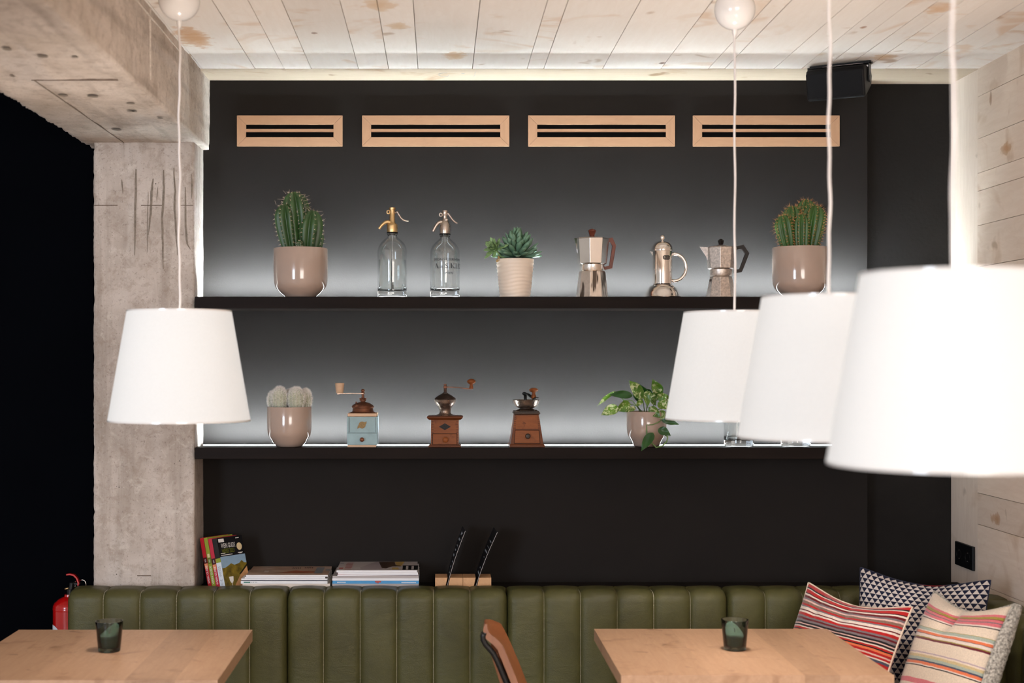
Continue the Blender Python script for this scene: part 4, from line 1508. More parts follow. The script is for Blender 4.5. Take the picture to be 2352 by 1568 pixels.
b = MB()
bx(b, -32.8, 33.2, -33.2, 33.2, 69.6, 77)
b.build('top_board', M['creamwood'], t, bevel=0.0012, seg=3)
b = MB()
b.lathe([(r * K, h * K) for r, h in ((28, 77.2), (28.5, 78.6), (25, 79.6), (24.2, 81), (23.2, 88), (23.8, 88.6), (25.6, 89.6), (25.8, 91.5), (23, 95), (16, 99), (9, 101.3), (6, 101.8), (5, 104), (7.2, 105), (7.2, 107.5), (4.5, 108.4), (4.4, 111), (3, 112), (3, 121.5))], 40)
b.build('domed_hopper', M['rust'], t, smooth=True, auto=35)
b = MB()
for k in range(8):
    a = 2 * PI * k / 8
    b.tube([P3(5.5 * math.cos(a), 5.5 * math.sin(a), 108), P3(7.8 * math.cos(a), 7.8 * math.sin(a), 110.6)], 1.3 * K, 6)
b.build('adjusting_crown', M['rust'], t)
b = MB()
b.sphere(P3(0, 0, 128), 4.2 * K, 18, 12, s=(1.05, 1, .95))
b.lathe([(4.6 * K, 121 * K), (4.8 * K, 122.2 * K), (3.5 * K, 124.5 * K)], 20)
b.build('cap_nut', M['rust'], t, smooth=True, auto=40)
b = MB()
b.sphere(P3(-15, -4, 100.8), 1.9 * K, 12, 8)
b.tube([P3(-15, -4, 96), P3(-15, -4, 100)], 1.1 * K, 8)
b.build('hopper_knob', M['rust'], t, smooth=True)
b = MB()
b.rtube([P3(2, -5, 121.3), P3(-30, -9, 121.9), P3(-50, -11.5, 121.5), P3(-58, -12.5, 120.6)], 2.3 * K, 6.5 * K, (0, 1, 0))
b.build('crank_arm', M['ironl'], t, bevel=0.0004)
b = MB()
b.lathe([(r * K, h * K) for r, h in ((7.8, 122.5), (8.4, 123.3), (10.3, 141), (10.6, 144.3), (9.8, 145.6), (1, 146))], 32, c=(-52.5 * K, -12 * K, 0))
b.build('crank_knob', M['creamwood'], t, smooth=True, auto=45)

# square wooden grinder (axis x=1021.5)
t = thing('coffee_grinder', 'square wooden coffee grinder with lidded iron funnel and diamond plate', 'coffee grinder', place(1022.5, ZL), rot=(0, 0, R(-1.5)), group='antique coffee grinders')
b = MB()
bx(b, -37.5, 36.5, -36, 36, 0, 3.5)
bx(b, -34.5, 34, -33, 33, 3.5, 6)
b.build('base_board', M['grindwood2'], t, bevel=0.0009, seg=3)
b = MB()
bx(b, -31.5, 31, -30, 30, 6.1, 62)
b.build('body', M['grindwood'], t, bevel=0.0006)
b = MB()
for s_ in (-1, 1):
    for i in range(9):
        z = 8.5 + i * 6
        bx(b, s_ * 31 - (0 if s_ < 0 else 5), s_ * 31 + (5 if s_ < 0 else 0), -30.12, -29.6, z, z + 2.6)
    b.build('finger_joint', M['grindwood2'], t)
    b = MB()
b = MB()
bx(b, -28.6, 28.2, -30.4, -29.8, 5.9, 31)
b.build('drawer_gap', M['darkprint'], t)
b = MB()
bx(b, -27.6, 27.2, -31.2, -20, 6.6, 30)
dr = b.build('drawer', M['grindwood'], t, bevel=0.0007)
b = MB()
b.lathe([(3 * K, 0), (3 * K, 2 * K), (6 * K, 3.5 * K), (6.4 * K, 6 * K), (4.5 * K, 8 * K), (.5 * K, 8.6 * K)], 28, m=Matrix.Translation((1.5 * K, -31 * K, 17 * K)) @ Matrix.Rotation(R(90), 4, 'X'))
b.build('knob', M['grindwood'], dr, smooth=True, auto=45)
b = MB()
b.prism([(-13.5 * K, 46.5 * K), (0, 54.5 * K), (13.5 * K, 46.5 * K), (0, 38.5 * K)], 'Y', -30.8 * K, -30 * K)
b.build('emblem', M['emblemd'], t)
b = MB()
b.rings([[P3(x, y, h) for x, y in ((-s_, -s_), (s_, -s_), (s_, s_), (-s_, s_))] for s_, h in ((34.5, 62), (36.5, 63), (41, 67.2), (41, 69), (38, 70.5), (14, 71.5))])
b.build('top_board', M['grindwood2'], t, bevel=0.0006)
b = MB()
b.lathe([(r * K, h * K) for r, h in ((21, 71), (20, 72.5), (15, 74), (13, 76.5), (12.5, 79), (13.5, 86), (17, 92), (22, 97), (24.5, 103), (25.2, 106.5), (25.6, 107.2), (24.8, 107.8), (23.8, 106), (10, 98))], 48)
b.build('iron_funnel', M['ironl'], t, smooth=True, auto=50)
b = MB()
b.lathe([(r * K, h * K) for r, h in ((24.6, 107.4), (25, 108.3), (22, 112), (15, 117), (9, 120), (6.5, 121), (6.2, 123), (3.2, 123.6), (3, 140))], 40)
b.build('funnel_lid', M['iron'], t, smooth=True, auto=40)
b = MB()
for z in (124.5, 127, 129.5, 132):
    b.lathe([(3 * K, z * K), (3.7 * K, (z + .8) * K), (3 * K, (z + 1.6) * K)], 14)
b.lathe([(3.6 * K, 133.8 * K), (4.3 * K, 134.5 * K), (4.3 * K, 138 * K), (3 * K, 138.6 * K)], 18)
b.lathe([(2.6 * K, 138 * K), (2.6 * K, 141 * K), (3.4 * K, 141.5 * K), (3.4 * K, 143 * K), (1 * K, 143.5 * K)], 16)
b.build('threaded_spindle', M['rust'], t, smooth=True, auto=40)
b = MB()
b.rtube([P3(2, 0, 136.3), P3(30, -1, 135.3), P3(48, -2, 132.6), P3(63, -3, 131.9)], 2 * K, 6.5 * K, (0, 1, 0))
b.build('crank_arm', M['rust'], t, bevel=0.0004)
b = MB()
b.lathe([(r * K, h * K) for r, h in ((4.7, 133.2), (4.8, 135.5), (3.8, 138), (3.6, 142), (4.2, 143), (8.5, 145.5), (9.9, 148.5), (9.8, 150.5), (7, 153.5), (3, 155), (.5, 155.2))], 32, c=(60 * K, -3 * K, 0))
b.build('crank_knob', M['grindwood'], t, smooth=True, auto=45)

# tapered wooden grinder (axis x=1208.5)
t = thing('coffee_grinder', 'tapered wooden coffee grinder with open iron bowl', 'coffee grinder', place(1208.5, ZL), group='antique coffee grinders')
b = MB()
bx(b, -40, 40.5, -39, 39, 0, 3.6)
b.rings([[P3(x, y, h) for x, y in ((-s_, -s_), (s_, -s_), (s_, s_), (-s_, s_))] for s_, h in ((40, 3.6), (39.6, 6), (37.8, 7.4))])
b.build('base_board', M['grindwood2'], t, bevel=0.0009, seg=3)
b = MB()
b.rings([[P3(x, y, h) for x, y in ((-s_, -s_), (s_, -s_), (s_, s_), (-s_, s_))] for s_, h in ((37.2, 7.4), (27.2, 74))])
b.build('body', M['grindwood2'], t, bevel=0.0006)


def fy(z):
    return -(37.2 - 10 * (z - 7.4) / 66.6)


b = MB()
b.add([P3(-29.8, fy(8.5) - .25, 8.5), P3(29.8, fy(8.5) - .25, 8.5), P3(27.6, fy(39.5) - .25, 39.5), P3(-27.6, fy(39.5) - .25, 39.5)], [(0, 1, 2, 3)])
b.add([P3(-29.8, fy(8.5) + .5, 8.5), P3(29.8, fy(8.5) + .5, 8.5), P3(27.6, fy(39.5) + .5, 39.5), P3(-27.6, fy(39.5) + .5, 39.5)], [(0, 3, 2, 1)])
b.build('drawer_gap', M['darkprint'], t, fixn=False)
b = MB()
b.rings([[P3(-29, fy(9.5) - 1.4 + d_, 9.5), P3(29, fy(9.5) - 1.4 + d_, 9.5), P3(26.8, fy(38.5) - 1.4 + d_, 38.5), P3(-26.8, fy(38.5) - 1.4 + d_, 38.5)] for d_ in (0, 6)])
dr = b.build('drawer', M['grindwood'], t, bevel=0.0012, seg=3)
b = MB()
b.lathe([(2.6 * K, 0), (2.6 * K, 2.5 * K), (5.4 * K, 4 * K), (6 * K, 6.5 * K), (4.5 * K, 9 * K), (.5 * K, 10 * K)], 28, m=Matrix.Translation((1.5 * K, (fy(24) - 1) * K, 25.5 * K)) @ Matrix.Rotation(R(90), 4, 'X'))
b.build('knob', M['iron'], dr, smooth=True, auto=45)
b = MB()
b.add([P3(-25.6, fy(42) - .25, 42), P3(25.6, fy(42) - .25, 42), P3(24, fy(72) - .25, 72), P3(-24, fy(72) - .25, 72)], [(0, 1, 2, 3)])
for s_ in (-1, 1):
    for i in range(6):
        z = 45 + i * 4.6
        xe = 31.8 - (z - 42) * .15
        b.add([P3(s_ * xe, fy(z) - .25, z), P3(s_ * (xe - 6.5), fy(z) - .25, z), P3(s_ * (xe - 6.5), fy(z + 2.4) - .25, z + 2.4), P3(s_ * xe, fy(z + 2.4) - .25, z + 2.4)], [(0, 1, 2, 3)])
b.build('front_panel', M['grindwood'], t, fixn=False)
b = MB()
b.rings([[P3(x, y, h) for x, y in ((-s_, -s_), (s_, -s_), (s_, s_), (-s_, s_))] for s_, h in ((27.5, 74), (30, 75.5), (30.3, 78), (28.8, 78.6), (28.8, 81.2), (26, 82))])
b.build('top_plate', M['iron'], t, bevel=0.0006)
b = MB()
for s_ in (-1, 1):
    b.lathe([(3 * K, 81.5 * K), (3.4 * K, 83 * K), (1.5 * K, 85 * K)], 14, c=(s_ * 21 * K, -20 * K, 0))
b.lathe([(r * K, h * K) for r, h in ((21, 81.8), (20, 84), (15, 86.5), (14.5, 88))], 40)
b.build('bowl_foot', M['iron'], t, smooth=True, auto=40)
b = MB()
b.lathe([(r * K, h * K) for r, h in ((14, 87.5), (19, 89), (24.5, 92.5), (28, 97.5), (29.6, 103), (31.5, 105.5), (32, 106.6), (31, 107), (28.5, 104), (26, 98), (18, 92), (2, 90))], 56)
b.build('iron_bowl', M['ironl'], t, smooth=True, auto=60)
b = MB()
b.tube([P3(-2, 0, 90), P3(-2, 0, 121)], 3.4 * K, 14)
b.sphere(P3(-3.5, -1, 121), 5 * K, 16, 10, s=(1.15, 1, .8))
b.build('spindle', M['steel'], t, smooth=True)
b = MB()
b.rtube([P3(-3, -2, 121.5), P3(4, -12, 120), P3(8, -18, 116), P3(16, -30, 110), P3(23, -38, 112.5)], 3 * K, 7.5 * K, (0.85, 0.5, 0))
b.build('crank_arm', M['steel'], t, bevel=0.0005)
b = MB()
b.lathe([(r * K, h * K) for r, h in ((3, 109.5), (5.5, 112), (5.6, 116), (3.7, 120), (3.5, 124), (5, 125), (9.5, 127.3), (10.6, 130), (9.5, 132.5), (4, 134.8), (.5, 135))], 32, c=(15.5 * K, -29 * K, 0))
b.build('crank_knob', M['grindwood'], t, smooth=True, auto=45)

# ------------------------------------------------------------------ pendant lamps
def shade_mat():
    m = bpy.data.materials.new('lit_white_fabric_shade')
    m.use_nodes = True
    nt = m.node_tree
    nt.nodes.remove(nt.nodes['Principled BSDF'])
    out = nt.nodes['Material Output']
    v = coords(nt)
    c = ramp(nt, noise(nt, v, 220, 2), [(0.3, (0.80, 0.775, 0.75)), (0.7, (0.84, 0.82, 0.80))])
    d = nd(nt, 'ShaderNodeBsdfDiffuse')
    tr = nd(nt, 'ShaderNodeBsdfTranslucent')
    nt.links.new(c, d.inputs['Color'])
    tr.inputs['Color'].default_value = (0.0050, 0.0049, 0.0048, 1)
    mx = nd(nt, 'ShaderNodeMixShader')
    mx.inputs[0].default_value = 0.5
    nt.links.new(d.outputs[0], mx.inputs[1])
    nt.links.new(tr.outputs[0], mx.inputs[2])
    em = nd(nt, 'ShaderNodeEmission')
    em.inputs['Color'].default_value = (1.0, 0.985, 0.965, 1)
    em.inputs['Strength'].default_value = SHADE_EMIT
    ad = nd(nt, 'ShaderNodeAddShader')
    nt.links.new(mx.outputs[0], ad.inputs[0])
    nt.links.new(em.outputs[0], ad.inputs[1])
    nt.links.new(ad.outputs[0], out.inputs['Surface'])
    return m


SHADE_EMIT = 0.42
BULB_W = (46.0, 72.0, 66.0, 60.0)
M['shade'] = shade_mat()
M['bulb'] = mat('lit_bulb', (1, 1, 1), 0.4, var=0, emit=(1.0, 0.9, 0.78), es=12)
Z_SB, Z_STOP = 1.395, 1.683
R_T, R_B = 0.1366, 0.1860


def lamp_proto():
    t = thing('pendant_lamp', 'x', 'lamp', (0, 0, 0), group='white fabric pendant lamps')
    b = MB()
    N = 72
    pr = [(R_B + (R_T - R_B) * i / 8, Z_SB + (Z_STOP - Z_SB) * i / 8) for i in range(9)]
    b.lathe(pr, N, cap0=False, cap1=False)
    b.build('lamp_shade', M['shade'], t, smooth=True)
    b = MB()
    for (r, z) in ((R_T, Z_STOP), (R_B, Z_SB)):
        b = MB()
        b.lathe([(r - .0012, z - .002), (r + .0008, z - .002), (r + .0008, z + .002), (r - .0012, z + .002), (r - .0012, z - .002)], N, cap0=False, cap1=False)
        b.build('shade_hoop', M['white'], t, smooth=True, auto=40)
    b = MB()
    for k in range(3):
        a = 2 * PI * k / 3 + .3
        b.tube([(0.018 * math.cos(a), 0.018 * math.sin(a), Z_STOP - .03), (R_T * math.cos(a), R_T * math.sin(a), Z_STOP - .003)], 0.0015, 6)
    b.lathe([(0.02, Z_STOP - .034), (0.02, Z_STOP - .026)], 20)
    b.build('shade_carrier', M['white'], t)
    b = MB()
    b.lathe([(0.017, Z_STOP - .085), (0.019, Z_STOP - .04), (0.012, Z_STOP - .01), (0.005, Z_STOP + .004)], 20)
    b.build('lamp_socket', M['white'], t, smooth=True, auto=40)
    b = MB()
    b.lathe([(0.012, Z_STOP - .086), (0.02, Z_STOP - .11), (0.029, Z_STOP - .135), (0.027, Z_STOP - .155), (0.015, Z_STOP - .168), (.001, Z_STOP - .171)], 24)
    b.build('bulb', M['bulb'], t, smooth=True)
    b = MB()
    pts = []
    n = 40
    for i in range(n + 1):
        z = Z_STOP + (Z_CEIL - 0.09 - Z_STOP) * i / n
        pts.append((0.0016 * math.sin(i * 0.42) + 0.001 * math.sin(i * 1.1), 0.001 * math.cos(i * .5), z))
    b.tube(pts, 0.0031, 8)
    b.build('cord', M['cord'], t, smooth=True)
    b = MB()
    zc = Z_CEIL
    rc, dz_ = 0.055, 0.036
    b.lathe([(rc * math.cos(a), zc - dz_ - rc * math.sin(a)) for a in [-0.71 + k * (PI / 2 + 0.69) / 22 for k in range(23)]], 48)
    b.build('ceiling_cap', M['white'], t, smooth=True, auto=50)
    b = MB()
    b.lathe([(0.0075, zc - 0.089), (0.0075, zc - 0.096), (0.0055, zc - 0.105), (0.0034, zc - 0.110)], 16)
    b.build('cord_grip', M['white'], t, smooth=True, auto=40)
    return t


lp0 = lamp_proto()
for i, (x, y, lab) in enumerate(((-0.684, 3.75, 'white fabric pendant lamp hanging over the table by the pillar'),
                                 (0.801, 3.85, 'white pendant lamp nearest the shelf wall, smallest in the row of three'),
                                 (0.8045, 2.93, 'white pendant lamp second in the row, between two others'),
                                 (0.780, 2.157, 'largest white pendant lamp, nearest of the row, cut by the frame'))):
    o = lp0 if i == 0 else copy_tree(lp0)
    o.location = (x, y, 0)
    o.rotation_euler = (0, 0, i * 1.3)
    o['label'] = lab
    li = bpy.data.lights.new('bulb_light', 'POINT')
    li.energy = BULB_W[i]
    li.color = (1.0, 0.90, 0.81)
    li.shadow_soft_size = 0.035
    lo_ = bpy.data.objects.new('bulb_light', li)
    COL.objects.link(lo_)
    lo_.location = (x, y, Z_STOP - 0.14)


# ------------------------------------------------------------------ green leather banquette
Z_LEDGE = 0.775
b = MB()
b.box(X_COL1 + 0.004, X_RW - 0.002, 4.785, Y_WALL - 0.001, 0.0, Z_LEDGE)
struct(b.build('trim_3', M['wall']))


def bench(name_loc, rotz, L, n, T, Z1, label, depth=0.50, round0=True):
    t = thing('banquette_section', label, 'bench', name_loc, rot=(0, 0, rotz), group='green leather banquette')
    Z0 = 0.44
    ra = 0.042
    prof = []           # (y, z, ny, nz)
    for i in range(9):
        prof.append((-T, Z0 + (Z1 - ra - Z0) * i / 9, -1, 0))
    for i in range(9):
        a = PI - (PI / 2) * i / 8
        prof.append((-T + ra + ra * math.cos(a), Z1 - ra + ra * math.sin(a), math.cos(a), math.sin(a)))
    for i in range(1, 5):
        prof.append((-T + ra + (T - ra - 0.012) * i / 5, Z1, 0, 1))
    prof.append((-0.004, Z1 - 0.004, .7, .7))
    prof.append((0, Z1 - .012, 1, 0))
    prof.append((0, Z0, 1, 0))
    g = 0.0012
    W = (L - 2 * g) / n
    us = []
    for k in range(n):
        for c in (-1, -.97, -.92, -.84, -.72, -.5, -.25, 0, .25, .5, .72, .84, .92, .97):
            us.append((k, c))
    us.append((n - 1, 1.0))
    rings = []
    for (k, c) in us:
        x = g + (k + (c + 1) / 2) * W
        q = abs(c) ** 7 * 0.008 + abs(c) ** 2.5 * 0.0045
        if (k == 0 and c < 0) or (k == n - 1 and c > 0):
            q = abs(c) ** 9 * 0.019 + abs(c) ** 3 * 0.006
        wob = 0.0012 * mnoise.noise(Vector((x * 9 + name_loc[0] * 5, k, 0)))
        ring = []
        for (y, z, ny, nz) in prof:
            w = 1.0 if ny < 0.5 else 0.35
            ring.append(Vector((x, y - ny * q * w + wob * ny, z - nz * q * w * 1.1 + wob)))
        rings.append(ring)
    b = MB()
    b.rings(rings, True, True)
    b.build('back_cushion', M['leather'], t, smooth=True, auto=60)
    for k in range(1, n):
        x = g + k * W
        q = 0.0125
        b = MB()
        path = []
        for (y, z, ny, nz) in prof[:21]:
            path.append((y - ny * (q - 0.0012), z - nz * (q * 1.1 - 0.0012), ny, nz))
        # dashes every 4.6 mm along the path
        acc = 0.0
        nxt = 0.002
        for i in range(len(path) - 1):
            p, r_ = path[i], path[i + 1]
            d = math.hypot(r_[0] - p[0], r_[1] - p[1])
            while nxt < acc + d and d > 0:
                f = (nxt - acc) / d
                cy, cz = p[0] + (r_[0] - p[0]) * f, p[1] + (r_[1] - p[1]) * f
                ty, tz = (r_[0] - p[0]) / d, (r_[1] - p[1]) / d
                if cz > 0.46:
                    h = 0.0016
                    ny, nz = p[2], p[3]
                    w = 0.0010
                    xx = x - 0.0016
                    b.add([(xx - w, cy - ty * h, cz - tz * h), (xx + w, cy - ty * h, cz - tz * h), (xx + w, cy + ty * h, cz + tz * h), (xx - w, cy + ty * h, cz + tz * h),
                           (xx, cy - ty * h * .6 + ny * .0009, cz - tz * h * .6 + nz * .0009), (xx, cy + ty * h * .6 + ny * .0009, cz + tz * h * .6 + nz * .0009)],
                          [(0, 1, 4), (1, 2, 5, 4), (2, 3, 5), (3, 0, 4, 5)])
                nxt += 0.0047
            acc += d
        b.build('stitching_seam', M['thread'], t, fixn=False)
    b = MB()
    b.box(g, L - g, -T - depth, -0.01, 0.33, 0.455)
    b.build('seat_cushion', M['leather'], t, bevel=0.03, seg=4)
    b = MB()
    b.box(g, L - g, -T - depth + 0.05, -0.01, 0.0, 0.33)
    b.build('plinth', M['shelf'], t)
    return t


X_B0 = (155 - VX) / (F / 4.69)
LB = 505 / (F / 4.69)
for i, lab in enumerate(('green leather banquette section in front of the concrete pillar beside the extinguisher',
                         'green leather banquette section below the magazine piles and menu blocks',
                         'green leather banquette section behind the walnut chair, with bare dark wall above',
                         'green leather banquette section in the corner behind the heaped cushions')):
    bench((X_B0 + i * LB, 4.785, 0), 0, LB if i < 3 else 1.692 - (X_B0 + 3 * LB), 6, 0.118, 0.801, lab)
bench((X_RW - 0.003, 4.655, 0), R(-90), 1.45, 12, 0.118, 0.795, 'green leather banquette section along the pale boarded wall', depth=0.002)


# ------------------------------------------------------------------ tables, glasses, chair
def table(X0, X1, Yb, Yf, label, seed):
    Zt = CZ - 0.803
    t = thing('cafe_table', label, 'table', ((X0 + X1) / 2, (Yb + Yf) / 2, 0), group='honey oak cafe tables')
    w, d = (X1 - X0) / 2, (Yb - Yf) / 2
    rr = random.Random(seed)
    b = MB()
    x = -w
    while x < w - 0.005:
        ww = min(rr.uniform(0.09, 0.15), w - x)
        if w - x - ww < 0.04:
            ww = w - x
        b.box(x, x + ww, -d, d, Zt - 0.034, Zt)
        x += ww
    b.build('tabletop', M['table'], t)
    b = MB()
    b.box(-0.03, 0.03, -0.03, 0.03, 0.02, Zt - 0.06)
    b.build('pillar_leg', M['steel'], t, bevel=0.003)
    b = MB()
    b.box(-0.20, 0.20, -0.19, 0.19, Zt - 0.06, Zt - 0.0345)
    b.build('support_plate', M['steel'], t)
    b = MB()
    b.box(-0.13, 0.13, -0.2, 0.2, 0.0, 0.02)
    b.build('foot_plate', M['steel'], t, bevel=0.004)
    return Zt


ZTAB = table(-1.258, -0.558, 4.260, 3.585, 'oak table with a corner cut by the frame, beside the pillar', 3)
table(0.4665, 1.1655, 4.275, 3.640, 'whole oak table between the walnut chair and the striped cushions', 9)


def candle(px, py_front, Yc, label, seed):
    X, _ = at(px, 0, Yc)
    t = thing('candle_glass', label, 'glass', (X, Yc, ZTAB), rot=(0, 0, seed), group='smoky green candle glasses')
    b = MB()
    o_ = [(0.0285, 0), (0.030, 0.0012), (0.0305, 0.003), (0.0378, 0.083), (0.0376, 0.0845)]
    i_ = [(0.0358, 0.0845), (0.0350, 0.083), (0.0284, 0.0135), (0.026, 0.0115), (0.001, 0.011)]
    b.lathe(o_ + i_, 56)
    b.build('glass_tumbler', M['darkglass'], t, smooth=True, auto=50)
    b = MB()
    N = 40
    rings = []
    rr = random.Random(seed * 7 + 1)
    for q in range(7):
        s = q / 6
        ring = []
        for j in range(N):
            a = 2 * PI * j / N
            top = 0.046 + 0.010 * math.sin(a + 1.2) + 0.006 * math.sin(2 * a + seed)
            z = 0.0116 + (top - 0.0116) * s
            r = 0.0262 + (0.0345 - 0.0284) * (z - .0116) / 0.07
            ring.append((r * math.cos(a), r * math.sin(a), z))
        rings.append(ring)
    for q in (0.9, 0.6, 0.2):
        rings.append([(p[0] * q, p[1] * q, 0.041 + (p[2] - 0.041) * q * .8) for p in rings[6]])
    b.rings(rings)
    b.build('candle_wax', M['wax'], t, smooth=True)
    b = MB()
    b.tube([(0, 0, 0.040), (0.001, 0, 0.050), (0.002, 0.001, 0.053)], 0.0008, 6)
    b.build('wick', M['darkprint'], t)


candle(251, 1502, 3.945, 'smoky green candle glass on the table beside the pillar', 0.3)
candle(1688, 1497, 3.965, 'smoky green candle glass on the table near the striped cushions', 2.1)

# walnut chair seen from the side
t = thing('dining_chair', 'walnut plywood chair with black tube frame at the table edge', 'chair', (0.35, 3.97, 0))
OX, OY = 0.35, 3.97
Yn, Yf_ = 3.86, 4.08
near = [(1119, 1433), (1119.5, 1442), (1123, 1452), (1130, 1459), (1142, 1468.5), (1155, 1483), (1161.5, 1498.6), (1171, 1521), (1190, 1568), (1215, 1628), (1240, 1690)]
far = [(1140, 1427), (1149, 1431), (1154, 1438), (1160, 1449), (1166, 1461), (1175, 1480), (1182, 1497), (1192, 1520), (1212, 1572), (1235, 1632), (1258, 1692)]


def W3(p, Y):
    x, z = at(p[0], p[1], Y)
    return Vector((x - OX, Y - OY, z))


A = [W3(p, Yn) for p in near]
Bf = [W3(p, Yf_) for p in far]
NU = 8
th = 0.0175


def smoothpts(P, k=3):
    out = []
    for i in range(len(P) - 1):
        p0, p1, p2, p3 = P[max(i - 1, 0)], P[i], P[i + 1], P[min(i + 2, len(P) - 1)]
        for j in range(k):
            s = j / k
            out.append(0.5 * ((2 * p1) + (p2 - p0) * s + (2 * p0 - 5 * p1 + 4 * p2 - p3) * s * s + (3 * p1 - p0 - 3 * p2 + p3) * s ** 3))
    out.append(P[-1])
    return out


A, Bf = smoothpts(A), smoothpts(Bf)
rings = []
for i in range(len(A)):
    fr, bk = [], []
    for j in range(NU + 1):
        s = j / NU
        p = A[i].lerp(Bf[i], s)
        bow = 4 * s * (1 - s)
        p = p + Vector((-0.012 * bow, 0, 0.010 * bow * max(0, 1 - i / 4)))
        dn = (A[min(i + 1, len(A) - 1)] - A[max(i - 1, 0)]).normalized()
        ac = (Bf[i] - A[i]).normalized()
        nn = ac.cross(dn).normalized()
        if nn.x < 0:
            nn = -nn
        fr.append(p)
        bk.append(p - nn * th * min(1.0, 0.3 + i / 10))
    rings.append(fr + bk[::-1])
b = MB()
b.rings(rings, True, True)
b.build('backrest', M['chairwood'], t, smooth=True, auto=40)
b = MB()
b.rings([[r_[0] + Vector((.0004, -.0006, 0)), r_[-1] + Vector((-.0004, -.0006, 0)), r_[-1] + Vector((-.0004, .002, 0)), r_[0] + Vector((.0004, .002, 0))] for r_ in rings])
b.build('panel_edge', M['chairedge'], t, smooth=True, auto=40)
# black tube hugging the rear edge, running down to the floor
tube_px = [(1112.5, 1452), (1109.5, 1460), (1110, 1469), (1115, 1479), (1123, 1488), (1133, 1500), (1142, 1517), (1151, 1538), (1161, 1562), (1185, 1622), (1210, 1690)]
tp = [W3(p, Yn + 0.004) for p in tube_px]
for nm, off in (('rear_leg', 0.0), ('rear_leg', 0.20)):
    b = MB()
    P = [p + Vector((0.03 * (off > 0), off, 0)) for p in (tp[4:] if off else tp)]
    last = P[-1]
    P += [Vector((last.x + 0.03, last.y, 0.42)), Vector((last.x - 0.02, last.y - .01, 0.2)), Vector((last.x - 0.07, last.y - .02, 0.0))]
    b.tube(P, 0.0078, 12)
    b.build(nm, M['steel'], t, smooth=True)
b = MB()
# second ply strip behind the frame
sp_ = [(1125, 1498), (1131, 1514), (1137, 1533), (1143, 1552), (1149, 1572), (1165, 1622), (1190, 1690)]
SA = [W3(p, Yn + 0.03) for p in sp_]
b.rings([[p, p + Vector((0.022, 0, 0)), p + Vector((0.03, 0.14, 0)), p + Vector((0.008, 0.14, 0))] for p in SA])
b.build('back_support', M['chairwood'], t, bevel=0.002)
b = MB()
sx0, sx1 = 0.30 - OX, 0.60 - OX
b.grid(lambda u, v: Vector((sx0 + (sx1 - sx0) * u, -0.19 + 0.38 * v, 0.455 - 0.018 * math.sin(PI * u) * math.sin(PI * v))), 10, 10)
b.grid(lambda u, v: Vector((sx0 + (sx1 - sx0) * u, -0.19 + 0.38 * v, 0.443 - 0.018 * math.sin(PI * u) * math.sin(PI * v))), 10, 10)
b.build('seat', M['chairwood'], t, smooth=True)
for yy in (-0.16, 0.16):
    b = MB()
    b.tube([(sx1 - .03, yy, 0.44), (sx1, yy * 1.05, 0.2), (sx1 + .03, yy * 1.1, 0.0)], 0.0078, 12)
    b.build('front_leg', M['steel'], t, smooth=True)
b = MB()
b.tube([(sx0 - .02, -0.15, 0.435), (sx1 - .02, -0.16, 0.435)], 0.0078, 10)
b.tube([(sx0 - .02, 0.15, 0.435), (sx1 - .02, 0.16, 0.435)], 0.0078, 10)
b.build('seat_rail', M['steel'], t, smooth=True)

# ------------------------------------------------------------------ cushions
RED, DRED, BLK, WHT, PNK, GRY, BRN, NVY, ORG = (0.40, 0.012, 0.012), (0.12, 0.006, 0.010), (0.012, 0.009, 0.012), (0.72, 0.60, 0.52), (0.66, 0.42, 0.37), (0.17, 0.14, 0.15), (0.20, 0.12, 0.09), (0.06, 0.065, 0.10), (0.70, 0.17, 0.07)
seq = [RED, NVY, WHT, RED, PNK, RED, ORG, BLK, RED, WHT, BLK, PNK, BLK, GRY, DRED, GRY, RED, WHT, DRED, WHT, GRY, RED, BRN, PNK, GRY, DRED, WHT, BLK, RED, WHT, BLK, RED]
wd = [2, 2, 1, 1.5, 1.2, 1.8, 1.8, 1, 1.4, .9, 1.5, 1, 1.6, 1.8, 1.6, 1.6, 2.2, 1.6, 1, 2.4, 1.2, 1.6, 2, 1.4, 1.6, 2, 1.3, .9, 2.6, .9, 1.2, 2.6]
tot = sum(wd)
acc = 0
stops = []
for c_, w_ in zip(seq, wd):
    stops.append((acc / tot, c_))
    acc += w_
M['redstripe'] = uv_stripes('red_striped_weave', stops, rep=2.0)
M['navycloth'] = mat('navy_cloth', (0.014, 0.016, 0.035), 0.9, var=0.5, vs=150, bmp=0.4)
CR, PK, OL, LG, WN = (0.72, 0.585, 0.455), (0.62, 0.15, 0.17), (0.32, 0.24, 0.045), (0.36, 0.40, 0.33), (0.13, 0.015, 0.025)
cst = [(0, CR), (.30, PK), (.335, CR), (.425, BLK), (.432, WHT), (.438, ORG), (.458, NVY), (.472, LG), (.492, (.55, .42, .22)), (.508, CR), (.523, (.40, .30, .36)), (.531, CR),
       (.622, WN), (.640, OL), (.648, WHT), (.668, NVY), (.674, ORG), (.694, WHT), (.700, LG), (.724, OL), (.730, CR), (.80, BLK), (.808, WHT), (.818, PK), (.842, GRY), (.85, PK), (.868, WN), (.875, OL), (.893, PK), (.912, CR)]
M['creamstripe'] = uv_stripes('cream_banded_weave', cst)
M['tri'] = uv_triangles('navy_triangle_weave', (0.012, 0.014, 0.035), (0.66, 0.58, 0.53), 19, 27)
M['fringe'] = mat('black_and_white_boucle', (0.33, 0.30, 0.26), 0.95, var=0.95, vs=150, bmp=1.0, bs=260)
M['creamcloth'] = mat('cream_cloth', (0.62, 0.50, 0.39), 0.9, var=0.1, vs=80, bmp=0.4)
M['redcloth'] = mat('red_cloth', (0.42, 0.02, 0.018), 0.9, var=0.15, vs=80, bmp=0.4)
